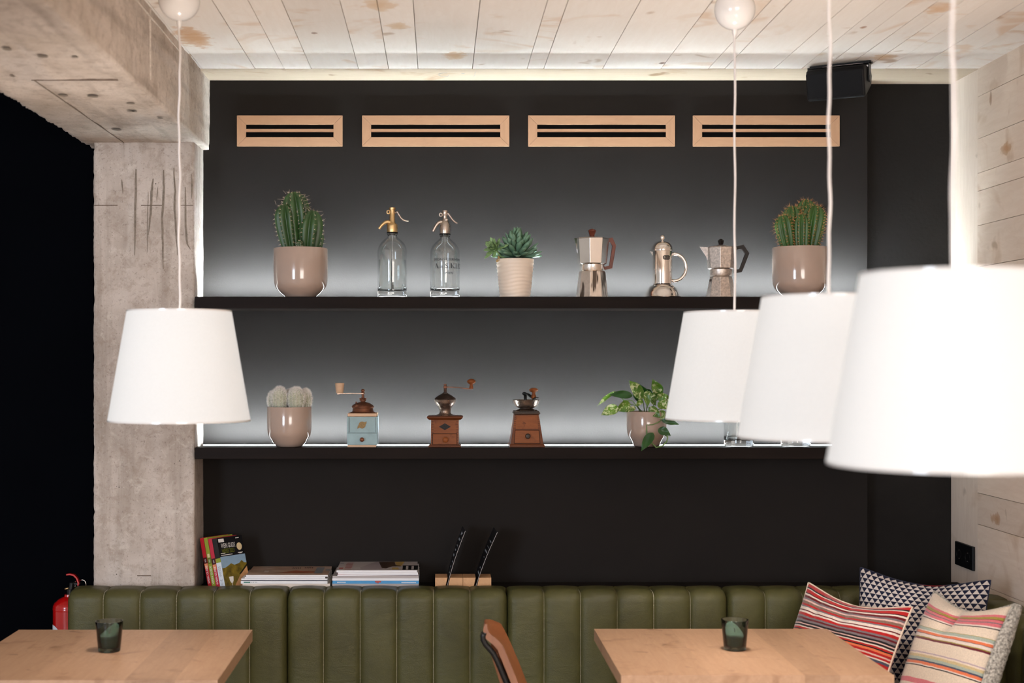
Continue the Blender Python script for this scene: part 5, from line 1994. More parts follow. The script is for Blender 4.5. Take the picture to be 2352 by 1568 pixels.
M['darkredweave'] = uv_stripes('red_striped_reverse', stops[::-1] and stops, axis=0)


def cushion(tl, tr, Ytl, Ytr, lean, H, T, front, back, label, edge_mat, dip=0.03, ear=0.03, edge_r=0.004, crease=None, sag=0.0):
    """top corners from the photo at their depths; leans back by 'lean' over height H"""
    x0, z0 = at(tl[0], tl[1], Ytl)
    x1, z1 = at(tr[0], tr[1], Ytr)
    A_, B_ = Vector((x0, Ytl, z0)), Vector((x1, Ytr, z1))
    d = B_ - A_
    w = d.length
    d.normalize()
    n = Vector((d.y, -d.x, 0))
    if n.y > 0:
        n = -n
    n.normalize()
    up = (Vector((0, 0, 1)) * math.sqrt(max(0.01, H * H - lean * lean)) - n * lean)
    up = (up - d * up.dot(d)).normalized()
    nn = d.cross(up).normalized()
    if nn.dot(n) < 0:
        nn = -nn
    mid = (A_ + B_) / 2 - up * H
    t = thing('throw_cushion', label, 'cushion', mid, group='patterned throw cushions')
    N = 44

    def outline(u, v):
        U, V = u * 2 - 1, v * 2 - 1
        kx = 1 - 0.055 * (1 - V * V) ** 1.0
        kz = 1 - 0.045 * (1 - U * U) ** 1.0
        x = w / 2 * U * kx
        z = H / 2 * V * kz + H / 2
        z -= dip * (1 - U * U) ** 1.5 * max(0, V) ** 2
        return U, V, x, z

    def side(sgn):
        def f(u, v):
            U, V, x, z = outline(u, v)
            tt = T / 2 * max(0.0, (1 - abs(U) ** 2.6) * (1 - abs(V) ** 2.6)) ** 0.5
            y = sgn * tt
            if crease and sgn > 0:
                for (cu, cv, amp, sx, sz) in crease:
                    y -= amp * math.exp(-((U - cu) / sx) ** 2 - ((V - cv) / sz) ** 2)
            y += 0.004 * mnoise.noise(Vector((x * 12, z * 12, sgn * 3 + w))) * (1 - max(abs(U), abs(V)) ** 4)
            y += sag * (1 - U * U) * V
            return d * x + up * z + nn * y
        return f
    b = MB()
    b.grid(side(1), N, N, uv=True)
    b.build('front_cover', front, t, smooth=True, fixn=False)
    b = MB()
    b.grid(side(-1), N, N, uv=True, flip=True)
    b.build('back_cover', back, t, smooth=True, fixn=False)
    b = MB()
    ed = []
    for k in range(N):
        ed.append((k / N, 1.0))
    for k in range(N):
        ed.append((1.0, 1 - k / N))
    for k in range(N):
        ed.append((1 - k / N, 0.0))
    for k in range(N + 1):
        ed.append((0.0, k / N))
    pts = [side(1)(u, v) for u, v in ed]
    rads = edge_r
    b.tube(pts, rads, 8)
    b.build('piping', edge_mat, t, smooth=True)
    return t, side, d, up, nn, w


cushion((1976, 1303), (2276, 1332), 4.585, 4.375, 0.12, 0.42, 0.13, M['tri'], M['redcloth'], 'navy and white triangle cushion, rearmost of the corner heap', M['navycloth'], dip=0.026, edge_r=0.002,
        crease=[(0.15, 0.75, 0.02, 0.16, 0.35)])
cushion((1857, 1338), (2096, 1394), 4.555, 4.245, 0.17, 0.40, 0.12, M['redstripe'], M['darkredweave'], 'red, black and white striped cushion beside the table edge', M['creamcloth'], dip=0.028, edge_r=0.0028,
        crease=[(-0.55, 0.7, 0.012, 0.1, 0.3), (0.0, 0.7, 0.014, 0.12, 0.3)])
tc, sd, d_, up_, nn_, w_ = cushion((2146, 1358), (2337, 1388), 4.345, 3.985, 0.17, 0.42, 0.14, M['creamstripe'], M['fringe'], 'cream cushion with colored bands, front of the corner heap', M['fringe'], dip=0.034, edge_r=0.004,
        crease=[(-0.05, 0.68, 0.03, 0.14, 0.22)])
# the boucle side band of the cream cushion
b = MB()


def band(u, v):
    p = sd(1)(1.0, v)
    q_ = sd(-1)(1.0, v)
    base = (p + q_) / 2
    bulge = math.sin(PI * u)
    lump = 0.004 * mnoise.noise(Vector((v * 40, u * 9, 3)))
    wv = 0.030 * (0.35 + 0.65 * math.sin(PI * min(1, max(0.0, v * .98 + .01))) ** 0.4)
    return base + d_ * (wv * bulge * .85 + lump) + nn_ * (wv * math.cos(PI * u) * 0.85)


b.grid(band, 10, 60)
b.build('boucle_band', M['fringe'], tc, smooth=True)

# ------------------------------------------------------------------ books, magazines, menu cards on the ledge
YB = 4.83


def book(i, x_px, w, th, h, cov, label, lean, yaw, zoff=0.0):
    X, _ = at(x_px, 1350, YB)
    t = thing('guide_book', label, 'book', (X, YB, Z_LEDGE + zoff), group='guide books leaning on the pillar')
    Mx = Matrix.Rotation(-yaw, 4, 'Z') @ Matrix.Rotation(-lean, 4, 'Y')
    t.matrix_world = Matrix.Translation((X, YB, Z_LEDGE + zoff + math.sin(lean) * 0.0)) @ Mx
    c = 0.0011
    b = MB()
    b.box(0, th, 0, c, 0, h)
    b.box(0, c, 0, w, 0, h)
    b.box(th - c, th, 0, w, 0, h)
    b.build('cover', cov, t)
    b = MB()
    b.box(c, th - c, c, w - 0.002, 0.001, h - 0.0025)
    b.build('pages', M['paper'], t)
    return t


M['bk_red'] = mat('red_book_cover', (0.42, 0.012, 0.022), 0.35, var=0.06)
M['bk_red2'] = mat('crimson_book_cover', (0.50, 0.022, 0.050), 0.35, var=0.06)
M['bk_green'] = mat('lime_book_cover', (0.27, 0.31, 0.035), 0.35, var=0.06)
M['bk_black'] = mat('black_book_cover', (0.006, 0.006, 0.008), 0.35, var=0.06)
M['bk_white'] = mat('white_book_print', (0.66, 0.70, 0.76), 0.4, var=0.04)
M['pr_sky'] = mat('printed_sky', (0.25, 0.38, 0.52), 0.4, var=0.15, vs=20)
M['pr_hill'] = mat('printed_hillside', (0.16, 0.115, 0.012), 0.4, var=0.7, vs=45)
M['pr_path'] = mat('printed_sand_path', (0.52, 0.27, 0.12), 0.4, var=0.3, vs=40)
M['pr_dark'] = mat('printed_shade', (0.012, 0.012, 0.005), 0.4, var=0.3, vs=40)
M['pr_band'] = mat('dark_red_print', (0.05, 0.002, 0.004), 0.4)
M['pr_band2'] = mat('olive_band_print', (0.13, 0.155, 0.015), 0.4)
M['pr_orange'] = mat('orange_print', (0.75, 0.25, 0.12), 0.4, var=0.4, vs=200)
LEAN, YAW = R(14.2), R(37)
xs = [480.5, 495.0, 509.5, 524.5]
ths = [0.0185, 0.0190, 0.0190, 0.0240]
hts = [0.176, 0.178, 0.1765, 0.1775]
covs = ['bk_red', 'bk_green', 'bk_red2', 'bk_black']
labs = ['dark red guide book nearest the pillar', 'lime green guide book between two red ones', 'crimson guide book between the lime green and black ones', 'black wine guide with landscape cover, outermost of the leaning books']
ex = Vector((math.cos(YAW), -math.sin(YAW), 0))
X0, _ = at(479, 1350, YB)
pos = Vector((X0, YB, 0))
for i in range(4):
    bk = book(i, 480, 0.117, ths[i], hts[i], M[covs[i]], labs[i], LEAN, YAW)
    # touching neighbours share a face; each rests on its lower edge
    loc = pos.copy()
    rotm = Matrix.Rotation(-YAW, 4, 'Z') @ Matrix.Rotation(-LEAN, 4, 'Y')
    drop = ths[i] * math.sin(LEAN)
    bk.matrix_world = Matrix.Translation((loc.x, loc.y, Z_LEDGE + 0.0006)) @ rotm
    pos = pos + ex * ((ths[i] + 0.0006) / math.cos(LEAN))
    h = hts[i]
    if i != 3:
        for (z0, z1, mt, nm, xa, xb) in ((h * .50, h * .615, 'pr_band' if i != 1 else 'pr_band2', 'title_band', .06, .94), (h * .40, h * .50, 'pr_orange' if i != 1 else 'bk_green', 'spine_picture', .1, .9)):
            if i == 1 and nm == 'spine_picture':
                z0, z1, mt = h * .62, h * .69, 'gold'
                xa, xb = .2, .75
            b = MB()
            b.box(ths[i] * xa, ths[i] * xb, -0.0003, 0.0004, z0, z1)
            b.build(nm, M[mt], bk)
        b = MB()
        write(b, 'WEIN GUIDE', 0.0125, lambda x, y: Vector((ths[i] * .5 - y + .0042, -0.0006, h * .03 + x + .045)), sx=.85)
        write(b, '2021', 0.0085, lambda x, y: Vector((ths[i] * .5 - y + .003, -0.0006, h * .557 + x)), sx=.7)
        b.build('spine_title', M['whiteprint'], bk, fixn=False)
    else:
        th_, w_b = ths[i], 0.117
        b = MB()
        b.box(0.0004, th_ - .0002, -0.0004, 0.0006, 0.0005, h * .54)
        b.build('spine_panel', M['bk_white'], bk)
        b = MB()
        b.box(0.0004, th_ - .0002, -0.0005, 0.0006, h * .54, h * .62)
        b.build('year_label', M['bk_green'], bk)
        b = MB()
        write(b, 'GUIDE  WEISS', 0.0165, lambda x, y: Vector((th_ * .5 - y + .0055, -0.0009, h * .15 + x + .015)), sx=.82)
        b.build('spine_title', M['greyprint'], bk, fixn=False)
        xo = th_ + 0.0002

        def Q(u, v):
            return Vector((xo, u * w_b, v * h))

        def pr(poly, mt, nm, k):
            b = MB()
            n_ = len(poly)
            b.add([Q(u, v) + Vector((k * .0002, 0, 0)) for u, v in poly], [tuple(range(n_))])
            return b.build(nm, M[mt], bk, fixn=False)
        cv = pr([(0, .30), (1, .34), (1, .635), (0, .635)], 'pr_sky', 'printed_sky', 0)
        pr([(0, 0), (1, 0), (1, .46), (.9, .47), (.82, .52), (.7, .47), (.5, .45), (.38, .49), (.25, .45), (.12, .42), (0, .42)], 'pr_hill', 'printed_hillside', 1)
        pr([(.36, 0), (.42, .08), (.60, .20), (.76, .30), (.98, .42), (1, .25), (1, .12), (.85, .14), (.7, .06), (.6, 0)], 'pr_path', 'printed_path', 2)
        pr([(.62, .26), (1, .44), (1, .40), (.7, .26)], 'pr_dark', 'printed_shade', 3)
        pr([(.7, 0), (1, 0), (1, .10), (.84, .12)], 'pr_dark', 'printed_shade', 3)
        pr([(.2, .24), (.38, .24), (.36, .16), (.32, .12), (.26, .12), (.22, .16)], 'whiteprint', 'printed_wine_glass', 3)
        pr([(.28, .12), (.30, .12), (.30, .02), (.28, .02)], 'whiteprint', 'printed_wine_glass', 3)
        b = MB()
        write(b, 'WEIN GUIDE', 0.0228, lambda x, y: Q(0, 0) + Vector((.0006, .012 + x, h * .795 + y)), 'LEFT', sx=.50)
        b.build('cover_title', M['whiteprint'], bk, fixn=False)
        b = MB()
        write(b, 'WEISS 2021', 0.0215, lambda x, y: Q(0, 0) + Vector((.0006, .012 + x, h * .695 + y)), 'LEFT', sx=.56)
        b.build('cover_subtitle', M['greenprint'], bk, fixn=False)
        b = MB()
        b.add([Q(.82 + .105 * math.cos(a), .79 + .072 * math.sin(a)) + Vector((.0005, 0, 0)) for a in [k * PI / 12 for k in range(24)]], [tuple(range(24))])
        b.build('cover_badge', M['gold'], bk, fixn=False)
        b = MB()
        for (u0, u1, v) in ((.04, .22, .69), (.04, .5, .655), (.72, .92, .665), (.78, .88, .655), (.72, .86, .95)):
            b.add([Q(u0, v) + Vector((.0005, 0, 0)), Q(u1, v) + Vector((.0005, 0, 0)), Q(u1, v + .012) + Vector((.0005, 0, 0)), Q(u0, v + .012) + Vector((.0005, 0, 0))], [(0, 1, 2, 3)])
        b.add([Q(.03, .91) + Vector((.0005, 0, 0)), Q(.25, .91) + Vector((.0005, 0, 0)), Q(.25, .975) + Vector((.0005, 0, 0)), Q(.03, .975) + Vector((.0005, 0, 0))], [(0, 1, 2, 3)])
        b.build('cover_small_print', M['whiteprint'], bk, fixn=False)


def cover_mat(name, stops, sc_, st):
    m, nt, bb = base_mat(name)
    v = coords(nt, st)
    c = ramp(nt, noise(nt, v, sc_, 4, 0.55, 0.8), stops)
    nt.links.new(c, bb.inputs['Base Color'])
    bb.inputs['Roughness'].default_value = 0.35
    return m


M['mg_dune'] = cover_mat('sand_coloured_cover', [(0.35, (0.34, 0.20, 0.13)), (0.55, (0.50, 0.34, 0.25)), (0.72, (0.62, 0.48, 0.40))], 9, (1, 2.2, 1))
M['mg_grey'] = cover_mat('pale_grey_cover', [(0.3, (0.42, 0.37, 0.36)), (0.7, (0.56, 0.50, 0.48))], 6, (1, 1, 1))
M['mg_teal'] = mat('teal_print', (0.035, 0.17, 0.13), 0.4)
M['mg_blue'] = mat('bright_blue_cover', (0.055, 0.28, 0.56), 0.35, var=0.2, vs=12)
M['mg_navy'] = mat('dark_navy_cover', (0.02, 0.022, 0.05), 0.35)
M['mg_cream'] = mat('cream_cover', (0.66, 0.58, 0.52), 0.4, var=0.05)
M['mg_white'] = mat('white_cover', (0.74, 0.73, 0.76), 0.4, var=0.04)
M['mg_greyp'] = mat('grey_page_block', (0.40, 0.36, 0.355), 0.6, var=0.15, vs=500, stretch=(0.01, 1, 1))
M['mg_red'] = mat('red_cover', (0.36, 0.006, 0.016), 0.35)
M['mg_rust'] = mat('rust_print', (0.33, 0.085, 0.035), 0.4, var=0.4, vs=30)
M['mg_mauve'] = mat('mauve_print', (0.36, 0.30, 0.31), 0.4, var=0.1)
M['mg_umber'] = mat('umber_print', (0.06, 0.030, 0.014), 0.4, var=0.6, vs=60)
M['mg_ochre'] = mat('ochre_print', (0.46, 0.30, 0.08), 0.4, var=0.3, vs=40)
M['mg_slate'] = mat('slate_print', (0.20, 0.22, 0.25), 0.4, var=0.15)
M['mg_redink'] = mat('red_ink', (0.36, 0.06, 0.05), 0.5)


def mag(x0, x1, zb, th, cov, spine, label, yf=4.79, dep=0.205, yaw=0.0, sag_=0.0):
    X0, _ = at(x0, 1320, yf)
    X1, _ = at(x1, 1320, yf)
    w = X1 - X0
    t = thing('magazine', label, 'magazine', ((X0 + X1) / 2, yf, zb), rot=(0, 0, yaw), group='magazines piled on the ledge')
    b = MB()
    c = 0.0005
    b.box(-w / 2, w / 2, 0, dep, th - c, th)
    b.box(-w / 2, w / 2, 0, dep, 0, c)
    b.build('cover', cov, t)
    b = MB()
    b.box(-w / 2, w / 2, -0.0004, 0.002, 0.0002, th - 0.0002)
    b.build('spine', spine, t, bevel=0.0004)
    b = MB()
    b.box(-w / 2 + .001, w / 2 - .001, 0.0021, dep - 0.001, c, th - c)
    b.build('pages', M['paper'], t)
    return t, w


def flat(t, poly, mt, nm, z):
    b = MB()
    b.add([(x, y, z) for x, y in poly], [tuple(range(len(poly)))])
    return b.build(nm, M[mt], t, fixn=False)


def onspine(t, x0, x1, z0, z1, mt, nm):
    b = MB()
    b.box(x0, x1, -0.0007, 0.0005, z0, z1)
    return b.build(nm, M[mt], t)


# pile nearer the books, bottom to top
z = Z_LEDGE
e = 0.0002
left = [(558, 757, 0.0135, 'mg_white', 'mg_white', 'white magazine at the very bottom of the pile beside the books', 4.792, 0),
        (557, 758, 0.0135, 'mg_cream', 'mg_cream', 'cream-spined magazine low in the pile beside the books', 4.790, 0.004),
        (553, 752, 0.0085, 'mg_white', 'mg_white', 'white magazine with small teal spine mark', 4.789, -0.004),
        (556, 750, 0.0028, 'mg_navy', 'mg_navy', 'thin navy magazine in the middle of the pile beside the books', 4.793, 0.006),
        (554, 752, 0.0052, 'mg_white', 'mg_white', 'white magazine on the thin navy one', 4.790, 0.0),
        (562, 747, 0.0058, 'mg_navy', 'mg_white', 'white-spined navy-edged magazine second from top beside the books', 4.792, -0.006),
        (565, 753, 0.0060, 'mg_dune', 'mg_white', 'sand-coloured dune-picture magazine on top of the pile beside the books', 4.790, 0.006)]
tops = []
for (x0, x1, th, cv, spn, lab, yf, yaw) in left:
    t, w = mag(x0, x1, z, th, M[cv], M[spn], lab, yf, 0.205, yaw)
    if 'teal' in lab:
        onspine(t, -w / 2 + .010, -w / 2 + .032, .0022, .0066, 'mg_teal', 'spine_label')
        for k in range(4):
            onspine(t, -w / 2 + .036 + k * .0055, -w / 2 + .039 + k * .0055, .003, .006, 'greyprint', 'spine_mark')
    if 'dune' in lab:
        zz = th + 0.0002
        flat(t, [(-.055, .055), (-.01, .07), (.02, .105), (.045, .085), (.065, .085), (.10, .07), (.085, .05), (.03, .04)], 'mg_rust', 'printed_dune', zz)
        flat(t, [(.088, .035), (.115, .035), (.115, .175), (.088, .175)], 'mg_slate', 'printed_title_box', zz + .0001)
        for k in range(5):
            flat(t, [(.004 + k * .0062, .15), (.0075 + k * .0062, .15), (.0075 + k * .0062, .168), (.004 + k * .0062, .168)], 'darkprint', 'cover_mark', zz)
            flat(t, [(.046 + k * .0062, .155), (.0495 + k * .0062, .155), (.0495 + k * .0062, .172), (.046 + k * .0062, .172)], 'darkprint', 'cover_mark', zz)
        flat(t, [(.122, .09), (.138, .09), (.138, .135), (.122, .135)], 'mg_slate', 'printed_badge', zz)
        flat(t, [(-.085, .06), (-.07, .06), (-.07, .10), (-.085, .10)], 'mg_cream', 'printed_badge', zz)
    z += th + e
# pile nearer the menu blocks
z = Z_LEDGE
right = [(764, 961, 0.0155, 'mg_cream', 'mg_cream', 'cream magazine at the bottom of the pile beside the menu blocks', 4.792, 0),
         (763, 961.5, 0.0115, 'mg_white', 'mg_greyp', 'greyish magazine under the bright blue one', 4.790, 0),
         (763.5, 962, 0.0095, 'mg_blue', 'mg_blue', 'bright blue magazine with white spine print', 4.789, 0.0),
         (763, 962, 0.0085, 'mg_white', 'mg_white', 'white magazine directly on the bright blue one', 4.790, 0.0),
         (763.5, 961.5, 0.0075, 'mg_greyp', 'mg_greyp', 'grey page-block magazine under the red-covered one', 4.791, -0.003),
         (775, 961, 0.0042, 'mg_red', 'mg_white', 'red-covered magazine with its corner sticking out', 4.794, 0.05),
         (776, 960, 0.0075, 'mg_white', 'mg_white', 'white magazine second from top beside the menu blocks', 4.790, -0.006),
         (773, 958, 0.0070, 'mg_grey', 'mg_white', 'pale grey picture magazine on top of the pile beside the menu blocks', 4.789, 0.006)]
for (x0, x1, th, cv, spn, lab, yf, yaw) in right:
    t, w = mag(x0, x1, z, th, M[cv], M[spn], lab, yf, 0.205, yaw)
    if lab.startswith('bright blue'):
        for k in range(9):
            onspine(t, -w / 2 + .016 + k * .0033, -w / 2 + .0182 + k * .0033, .003, .0062, 'whiteprint', 'spine_mark')
        for k in range(15):
            onspine(t, w / 2 - .058 + k * .0033, w / 2 - .0558 + k * .0033, .0025, .0055, 'whiteprint', 'spine_mark')
        onspine(t, -.002, .018, .004, .0093, 'mg_redink', 'spine_badge')
        onspine(t, .003, .011, .0015, .004, 'mg_redink', 'spine_badge')
    if lab.startswith('pale grey'):
        zz = th + 0.0002
        flat(t, [(-.055, .02), (.02, .02), (.02, .2), (-.01, .2), (-.04, .12), (-.06, .06)], 'mg_mauve', 'printed_shape', zz)
        flat(t, [(.0, .195), (.055, .2), (.06, .12), (.09, .09), (.05, .09), (.03, .04), (.015, .05), (.01, .1)], 'mg_umber', 'printed_shape', zz + .0001)
        flat(t, [(.055, .2), (.09, .2), (.08, .1), (.065, .1)], 'mg_ochre', 'printed_shape', zz + .0001)
        flat(t, [(.05, .015), (.075, .015), (.07, .06), (.05, .06)], 'mg_ochre', 'printed_shape', zz + .0002)
        flat(t, [(.085, .008), (.138, .008), (.138, .11), (.085, .11)], 'darkprint', 'printed_block', zz + .0001)
        for k in range(3):
            flat(t, [(.078 + k * .019, .012), (.086 + k * .019, .012), (.086 + k * .019, .095), (.078 + k * .019, .095)], 'mg_grey', 'cover_mark', zz + .0003)
        for k in range(5):
            flat(t, [(-.111 , .02 + k * .035), (-.088, .02 + k * .035), (-.088, .034 + k * .035), (-.111, .034 + k * .035)], 'mg_redink', 'cover_mark', zz)
        flat(t, [(-.13, .03), (-.116, .03), (-.116, .06), (-.13, .06)], 'mg_redink', 'cover_mark', zz)
        flat(t, [(-.132, .15), (-.12, .15), (-.12, .165), (-.132, .165)], 'greyprint', 'cover_mark', zz)
    z += th + e

# menu blocks: beech blocks with a slot, a card leaning in each
M['card'] = mat('black_menu_card', (0.010, 0.010, 0.012), 0.3, var=0.2)
M['cardedge'] = mat('grey_card_edge', (0.30, 0.27, 0.27), 0.5)
for i, (xa, xs0, xs1, xb, lab, lab2, tipx, tipy) in enumerate(((999.5, 1028.5, 1032.5, 1062.8, 'beech menu block beside the magazine piles', 'black menu card standing in the block beside the magazines', 1068.5, 1219),
                                                              (1063.4, 1093.5, 1099, 1128.5, 'beech menu block farther from the magazine piles', 'black menu card standing in the block farther from the magazines', 1142, 1222))):
    yf = 4.80
    XA, Zt_ = at(xa, 1326.5, yf)
    XS0, _ = at(xs0, 1326.5, yf)
    XS1, _ = at(xs1, 1326.5, yf)
    XB, _ = at(xb, 1326.5, yf)
    t = thing('menu_holder', lab, 'menu holder', (0, 0, 0), group='slotted beech menu blocks')
    t.location = ((XA + XB) / 2, yf, Z_LEDGE)
    ox = (XA + XB) / 2
    hh = Zt_ - Z_LEDGE
    b = MB()
    lean_ = 0.24
    b.prism([(XA - ox, 0.0), (XB - ox, 0.0), (XB - ox, hh), (XS1 - ox + .002, hh), (XS1 - ox - hh * .8 * lean_ + .002, hh * .18), (XS0 - ox - hh * .8 * lean_ - .001, hh * .18), (XS0 - ox - .001, hh), (XA - ox, hh)], 'Y', 0, 0.09)
    b.build('block', M['blockwood'], t, bevel=0.0008)
    # card
    Yc0 = yf + 0.002
    xt, zt_ = at(tipx, tipy, Yc0)
    c0x = (XS0 + XS1) / 2 - hh * .6 * lean_
    base_ = Vector((c0x - .0005, Yc0, Z_LEDGE + hh * .26))
    tip_ = Vector((xt, Yc0, zt_))
    t2 = thing('menu_card', lab2, 'menu card', base_, group='black menu cards')
    dv = tip_ - base_
    back = Vector((-0.0030, 0.145, 0))
    th_ = Vector((0.0012, 0, -0.0002))
    nseg = 10
    rg = []
    for k in range(nseg + 1):
        s = k / nseg
        p = dv * s + Vector((0.004 * math.sin(PI * s) * -1, 0, 0))
        tw = back * (0.25 + 0.75 * s) if False else back + Vector((-0.004 * s, 0, 0))
        rg.append([p, p + th_, p + th_ + tw, p + tw])
    top = rg[-1]
    b = MB()
    b.rings(rg)
    b.build('card', M['card'], t2)
    b = MB()
    b.rings([[r_[0] + Vector((-.0001, -.0004, 0)), r_[1] + Vector((.0001, -.0004, 0)), r_[1] + Vector((.0001, .0004, 0)), r_[0] + Vector((-.0001, .0004, 0))] for r_ in rg])
    b.build('card_edge', M['cardedge'], t2)
    b = MB()
    rr = random.Random(i)
    for k in range(9):
        s = 0.12 + k * 0.095
        if rr.random() < .2:
            continue
        ds = 0.055 if k > 7 else rr.uniform(.01, .035)
        a0, a1 = rr.uniform(.1, .3), rr.uniform(.45, .8)
        q0 = dv * s + Vector((-.004 * math.sin(PI * s) - .0003, 0, 0)) + back * a0
        q1 = dv * s + Vector((-.004 * math.sin(PI * s) - .0003, 0, 0)) + back * a1 + Vector((-.004 * s * a1, 0, 0))
        up__ = dv * ds
        b.add([q0, q1, q1 + up__, q0 + up__], [(0, 1, 2, 3)])
    b.build('card_print', M['greyprint'], t2, fixn=False)

# ------------------------------------------------------------------ fire extinguisher
YX = 4.88
XE, _ = at(158.5, 0, YX)
SX = F / YX
t = thing('fire_extinguisher', 'red fire extinguisher half hidden behind the banquette end', 'fire extinguisher', (XE, YX, 0))


def ez(y):
    return CZ - (y - VY) / SX


b = MB()
r = 36 / SX
zt = ez(1392)
b.lathe([(r * .93, 0.13), (r, 0.14), (r, zt), (r * .99, zt + .005), (r * .9, ez(1383)), (r * .6, ez(1374)), (r * .3, ez(1369)), (r * .28, ez(1364))], 48)
b.build('cylinder', M['red'], t, smooth=True, auto=50)
b = MB()
b.lathe([(r + .0004, ez(1400)), (r + .0009, ez(1398.5)), (r + .0009, ez(1395)), (r + .0004, ez(1393.5))], 48, cap0=False, cap1=False)
b.build('weld_band', M['red'], t, smooth=True)
b = MB()
n = 24
vs = []
for i in range(n + 1):
    a = R(180) + R(70) * i / n
    topz = ez(1432) - (0.0 if i < 4 else 0) - 0.02 * max(0, (i - 12) / 12) ** 2
    vs += [((r + .0006) * math.cos(a), (r + .0006) * math.sin(a), 0.48), ((r + .0006) * math.cos(a), (r + .0006) * math.sin(a), topz)]
b.add(vs, [(2 * i, 2 * i + 2, 2 * i + 3, 2 * i + 1) for i in range(n)])
b.build('sticker', M['tag'], t, smooth=True, fixn=False)
b = MB()


def ex_(x, y, dy=0.0):
    return Vector(((x - 158.5) / SX, dy, ez(y)))


b.tube([ex_(162, 1366), ex_(162, 1352)], 0.013, 16)
b.tube([ex_(164, 1352), ex_(166, 1338)], 0.010, 12)
b.tube([ex_(166, 1340), ex_(180, 1341)], 0.006, 10)
b.build('valve', M['steel'], t, smooth=True, auto=40)
b = MB()
b.rtube([ex_(153, 1319), ex_(162, 1318), ex_(170, 1320), ex_(177, 1327), ex_(181, 1338), ex_(180, 1344)], 3.6 / SX, 0.016, (0, 1, 0))
b.build('squeeze_lever', M['red'], t, bevel=0.0008)
b = MB()
b.tube([ex_(183, 1332.5), ex_(190, 1331), ex_(195, 1334), ex_(197.5, 1340), ex_(197, 1347)], 0.0016, 8)
b.tube([ex_(160, 1339), ex_(166, 1339)], 0.002, 8)
b.tube([ex_(169, 1340), ex_(177, 1339)], 0.0015, 8)
b.tube([ex_(173, 1334), ex_(173, 1346), ex_(167, 1347)], 0.0015, 8)
b.tube([ex_(180, 1339), ex_(183, 1341)], 0.0025, 8)
b.build('safety_pin', M['alu'], t, smooth=True)
b = MB()
b.tube([ex_(149, 1352.5), ex_(158, 1350)], 0.003, 10)
b.tube([ex_(155, 1352), ex_(165, 1348)], 0.0022, 10)
b.build('gauge_stub', M['brass'], t, smooth=True)
b = MB()
b.box(-0.03, 0.03, r * .8, 0.139, 0.35, 0.38)
b.box(-0.05, 0.05, 0.128, 0.139, 0.2, 0.6)
b.build('wall_mount', M['steel'], t)

# ------------------------------------------------------------------ loudspeaker, socket
t = thing('wall_speaker', 'black loudspeaker hanging from the ceiling corner bracket', 'speaker', (0, 0, 0))
YS = 4.735
XS, ZS = at(1927, 190, YS)
t.location = (XS, YS, ZS)
t.rotation_euler = (0, 0, R(-31))
prof = [(-.050, .040), (-.058, .026), (-.038, -.056), (-.028, -.060), (.046, -.012), (.054, .022), (.040, .044), (-.028, .048)]
b = MB()
hw = 0.096
b.rings([[(x, p[0] * k, p[1] * k) for p in prof] for x, k in ((-hw, .93), (-hw + .006, 1), (hw - .006, 1), (hw, .93))])
b.build('cabinet', M['speaker'], t, bevel=0.003, seg=3)
b = MB()
d0, d1 = Vector((0, -.0575, .024)), Vector((0, -.040, -.053))
nv_ = Vector((0, -(d0.z - d1.z), (d0.y - d1.y))).normalized()
if nv_.y > 0:
    nv_ = -nv_
o_ = nv_ * 0.0015
b.rings([[Vector((-hw + .007, 0, 0)) + d0 + o_ * k, Vector((hw - .007, 0, 0)) + d0 + o_ * k, Vector((hw - .007, 0, 0)) + d1 + o_ * k, Vector((-hw + .007, 0, 0)) + d1 + o_ * k] for k in (-1, 1)])
b.build('grille', M['grille'], t, bevel=0.0008)
b = MB()
zc = Z_CEIL - ZS
b.box(-.094, .108, -.016, .016, zc - .0045, zc - .0002)
for s_ in (-1, 1):
    xx = s_ * 0.1005
    b.box(xx - .0018, xx + .0018, -.012, .012, 0.0, zc - .004)
    b.lathe([(.012, -.002), (.012, .003)], 20, m=Matrix.Translation((xx, 0, 0.004)) @ Matrix.Rotation(R(90), 4, 'Y'))
b.box(-.1023, .1023, -.013, .013, zc - .008, zc - .004)
b.build('bracket', M['steel'], t, bevel=0.0006)
b = MB()
b.tube([(-.05, -.017, zc - .007), (.085, -.017, zc - .007)], 0.0008, 6)
b.build('bracket_trim', M['alu'], t)

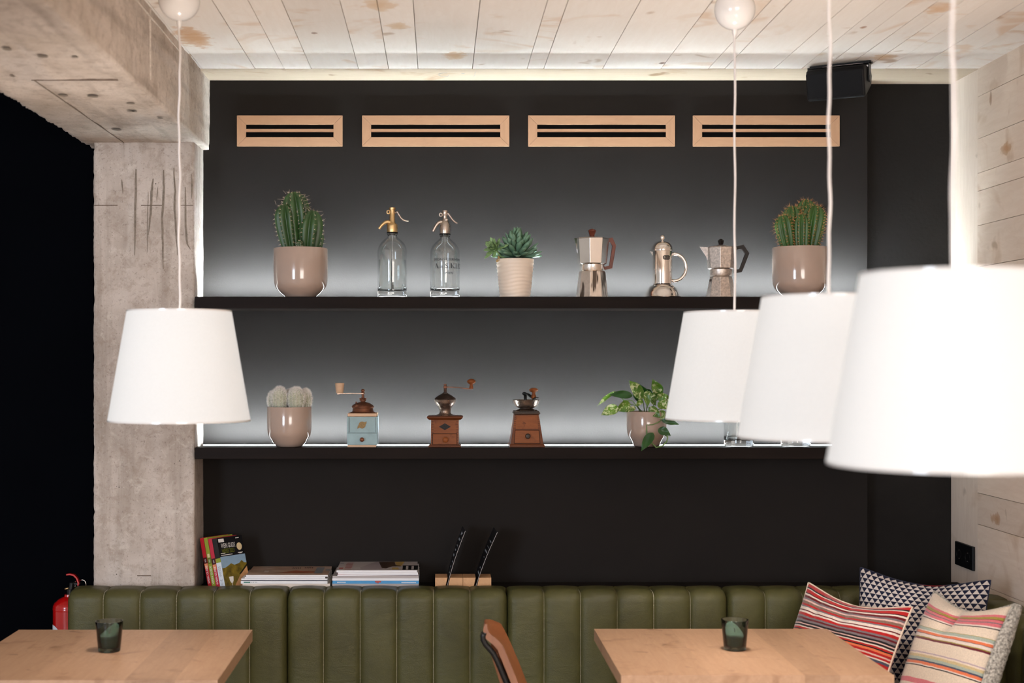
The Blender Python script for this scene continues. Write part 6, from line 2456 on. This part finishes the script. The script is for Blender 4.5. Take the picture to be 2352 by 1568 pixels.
t = thing('power_socket', 'black double power socket on the pale corner board', 'socket', (X_RW - 0.0005, 4.919, 0.8785))
b = MB()
b.rings([[(-x, y, z) for y, z in ((-.083 * k, -.041 * k), (.083 * k, -.041 * k), (.083 * k, .041 * k), (-.083 * k, .041 * k))] for x, k in ((0, 1), (.006, 1), (.0095, .97))])
b.build('cover_plate', M['speaker'], t, bevel=0.001)
for s_ in (-1, 1):
    b = MB()
    b.lathe([(.022, 0), (.022, .0012), (.0195, .0012), (.0185, -.006), (.001, -.006)], 32, m=Matrix.Translation((-.0098, s_ * .040, 0)) @ Matrix.Rotation(R(-90), 4, 'Y'))
    b.build('socket_well', M['speaker'], t, smooth=True, auto=40)
    b = MB()
    for q_ in (-1, 1):
        b.lathe([(.0025, 0), (.0025, .0016), (.001, .002)], 10, m=Matrix.Translation((-.0098, s_ * .040 + q_ * .0, q_ * .0145)) @ Matrix.Rotation(R(-90), 4, 'Y'))
    b.build('earth_clip', M['chrome'], t)

# ------------------------------------------------------------------ daylight and camera
w = bpy.data.worlds.new('World')
scene.world = w
w.use_nodes = True
bg = w.node_tree.nodes['Background']
bg.inputs['Color'].default_value = (1.0, 0.94, 0.88, 1)
bg.inputs['Strength'].default_value = WORLD


def area(name, loc, target, sx, sy, energy, col):
    li = bpy.data.lights.new(name, 'AREA')
    li.shape = 'RECTANGLE'
    li.size, li.size_y = sx, sy
    li.energy = energy
    li.color = col
    o = bpy.data.objects.new(name, li)
    COL.objects.link(o)
    o.location = loc
    dv = Vector(target) - Vector(loc)
    o.rotation_euler = dv.to_track_quat('-Z', 'Y').to_euler()
    return o


area('window_daylight', (-3.3, -1.6, 1.7), (0.2, 4.8, 1.4), 1.1, 1.9, WIN_A, (0.72, 0.84, 1.0))
area('window_daylight', (1.1, -2.6, 1.75), (0.3, 4.8, 1.4), 2.2, 1.7, WIN_B, (1.0, 0.93, 0.86))

cam = bpy.data.cameras.new('Camera')
cam.lens = 50
cam.sensor_width = 36
cam.sensor_fit = 'HORIZONTAL'
cam.shift_x = (1176 - VX) / 2352
cam.shift_y = (VY - 784) / 2352
cam.clip_start = 0.05
cam.dof.use_dof = True
cam.dof.focus_distance = 4.88
cam.dof.aperture_fstop = 2.6
co = bpy.data.objects.new('Camera', cam)
COL.objects.link(co)
co.location = (0, 0, CZ)
co.rotation_euler = (R(90), 0, 0)
scene.camera = co

vs_ = scene.view_settings
vs_.view_transform = 'Standard'
vs_.look = 'None'
vs_.exposure = EXPO
vs_.gamma = 1
vs_.use_curve_mapping = False
scene.cycles.use_denoising = True
scene.cycles.max_bounces = 9
scene.cycles.diffuse_bounces = 3
scene.cycles.glossy_bounces = 3
scene.cycles.transmission_bounces = 9
scene.cycles.adaptive_threshold = 0.035
scene.cycles.transparent_max_bounces = 12
scene.cycles.sample_clamp_indirect = 6
scene.cycles.caustics_refractive = True
scene.cycles.blur_glossy = 0.5
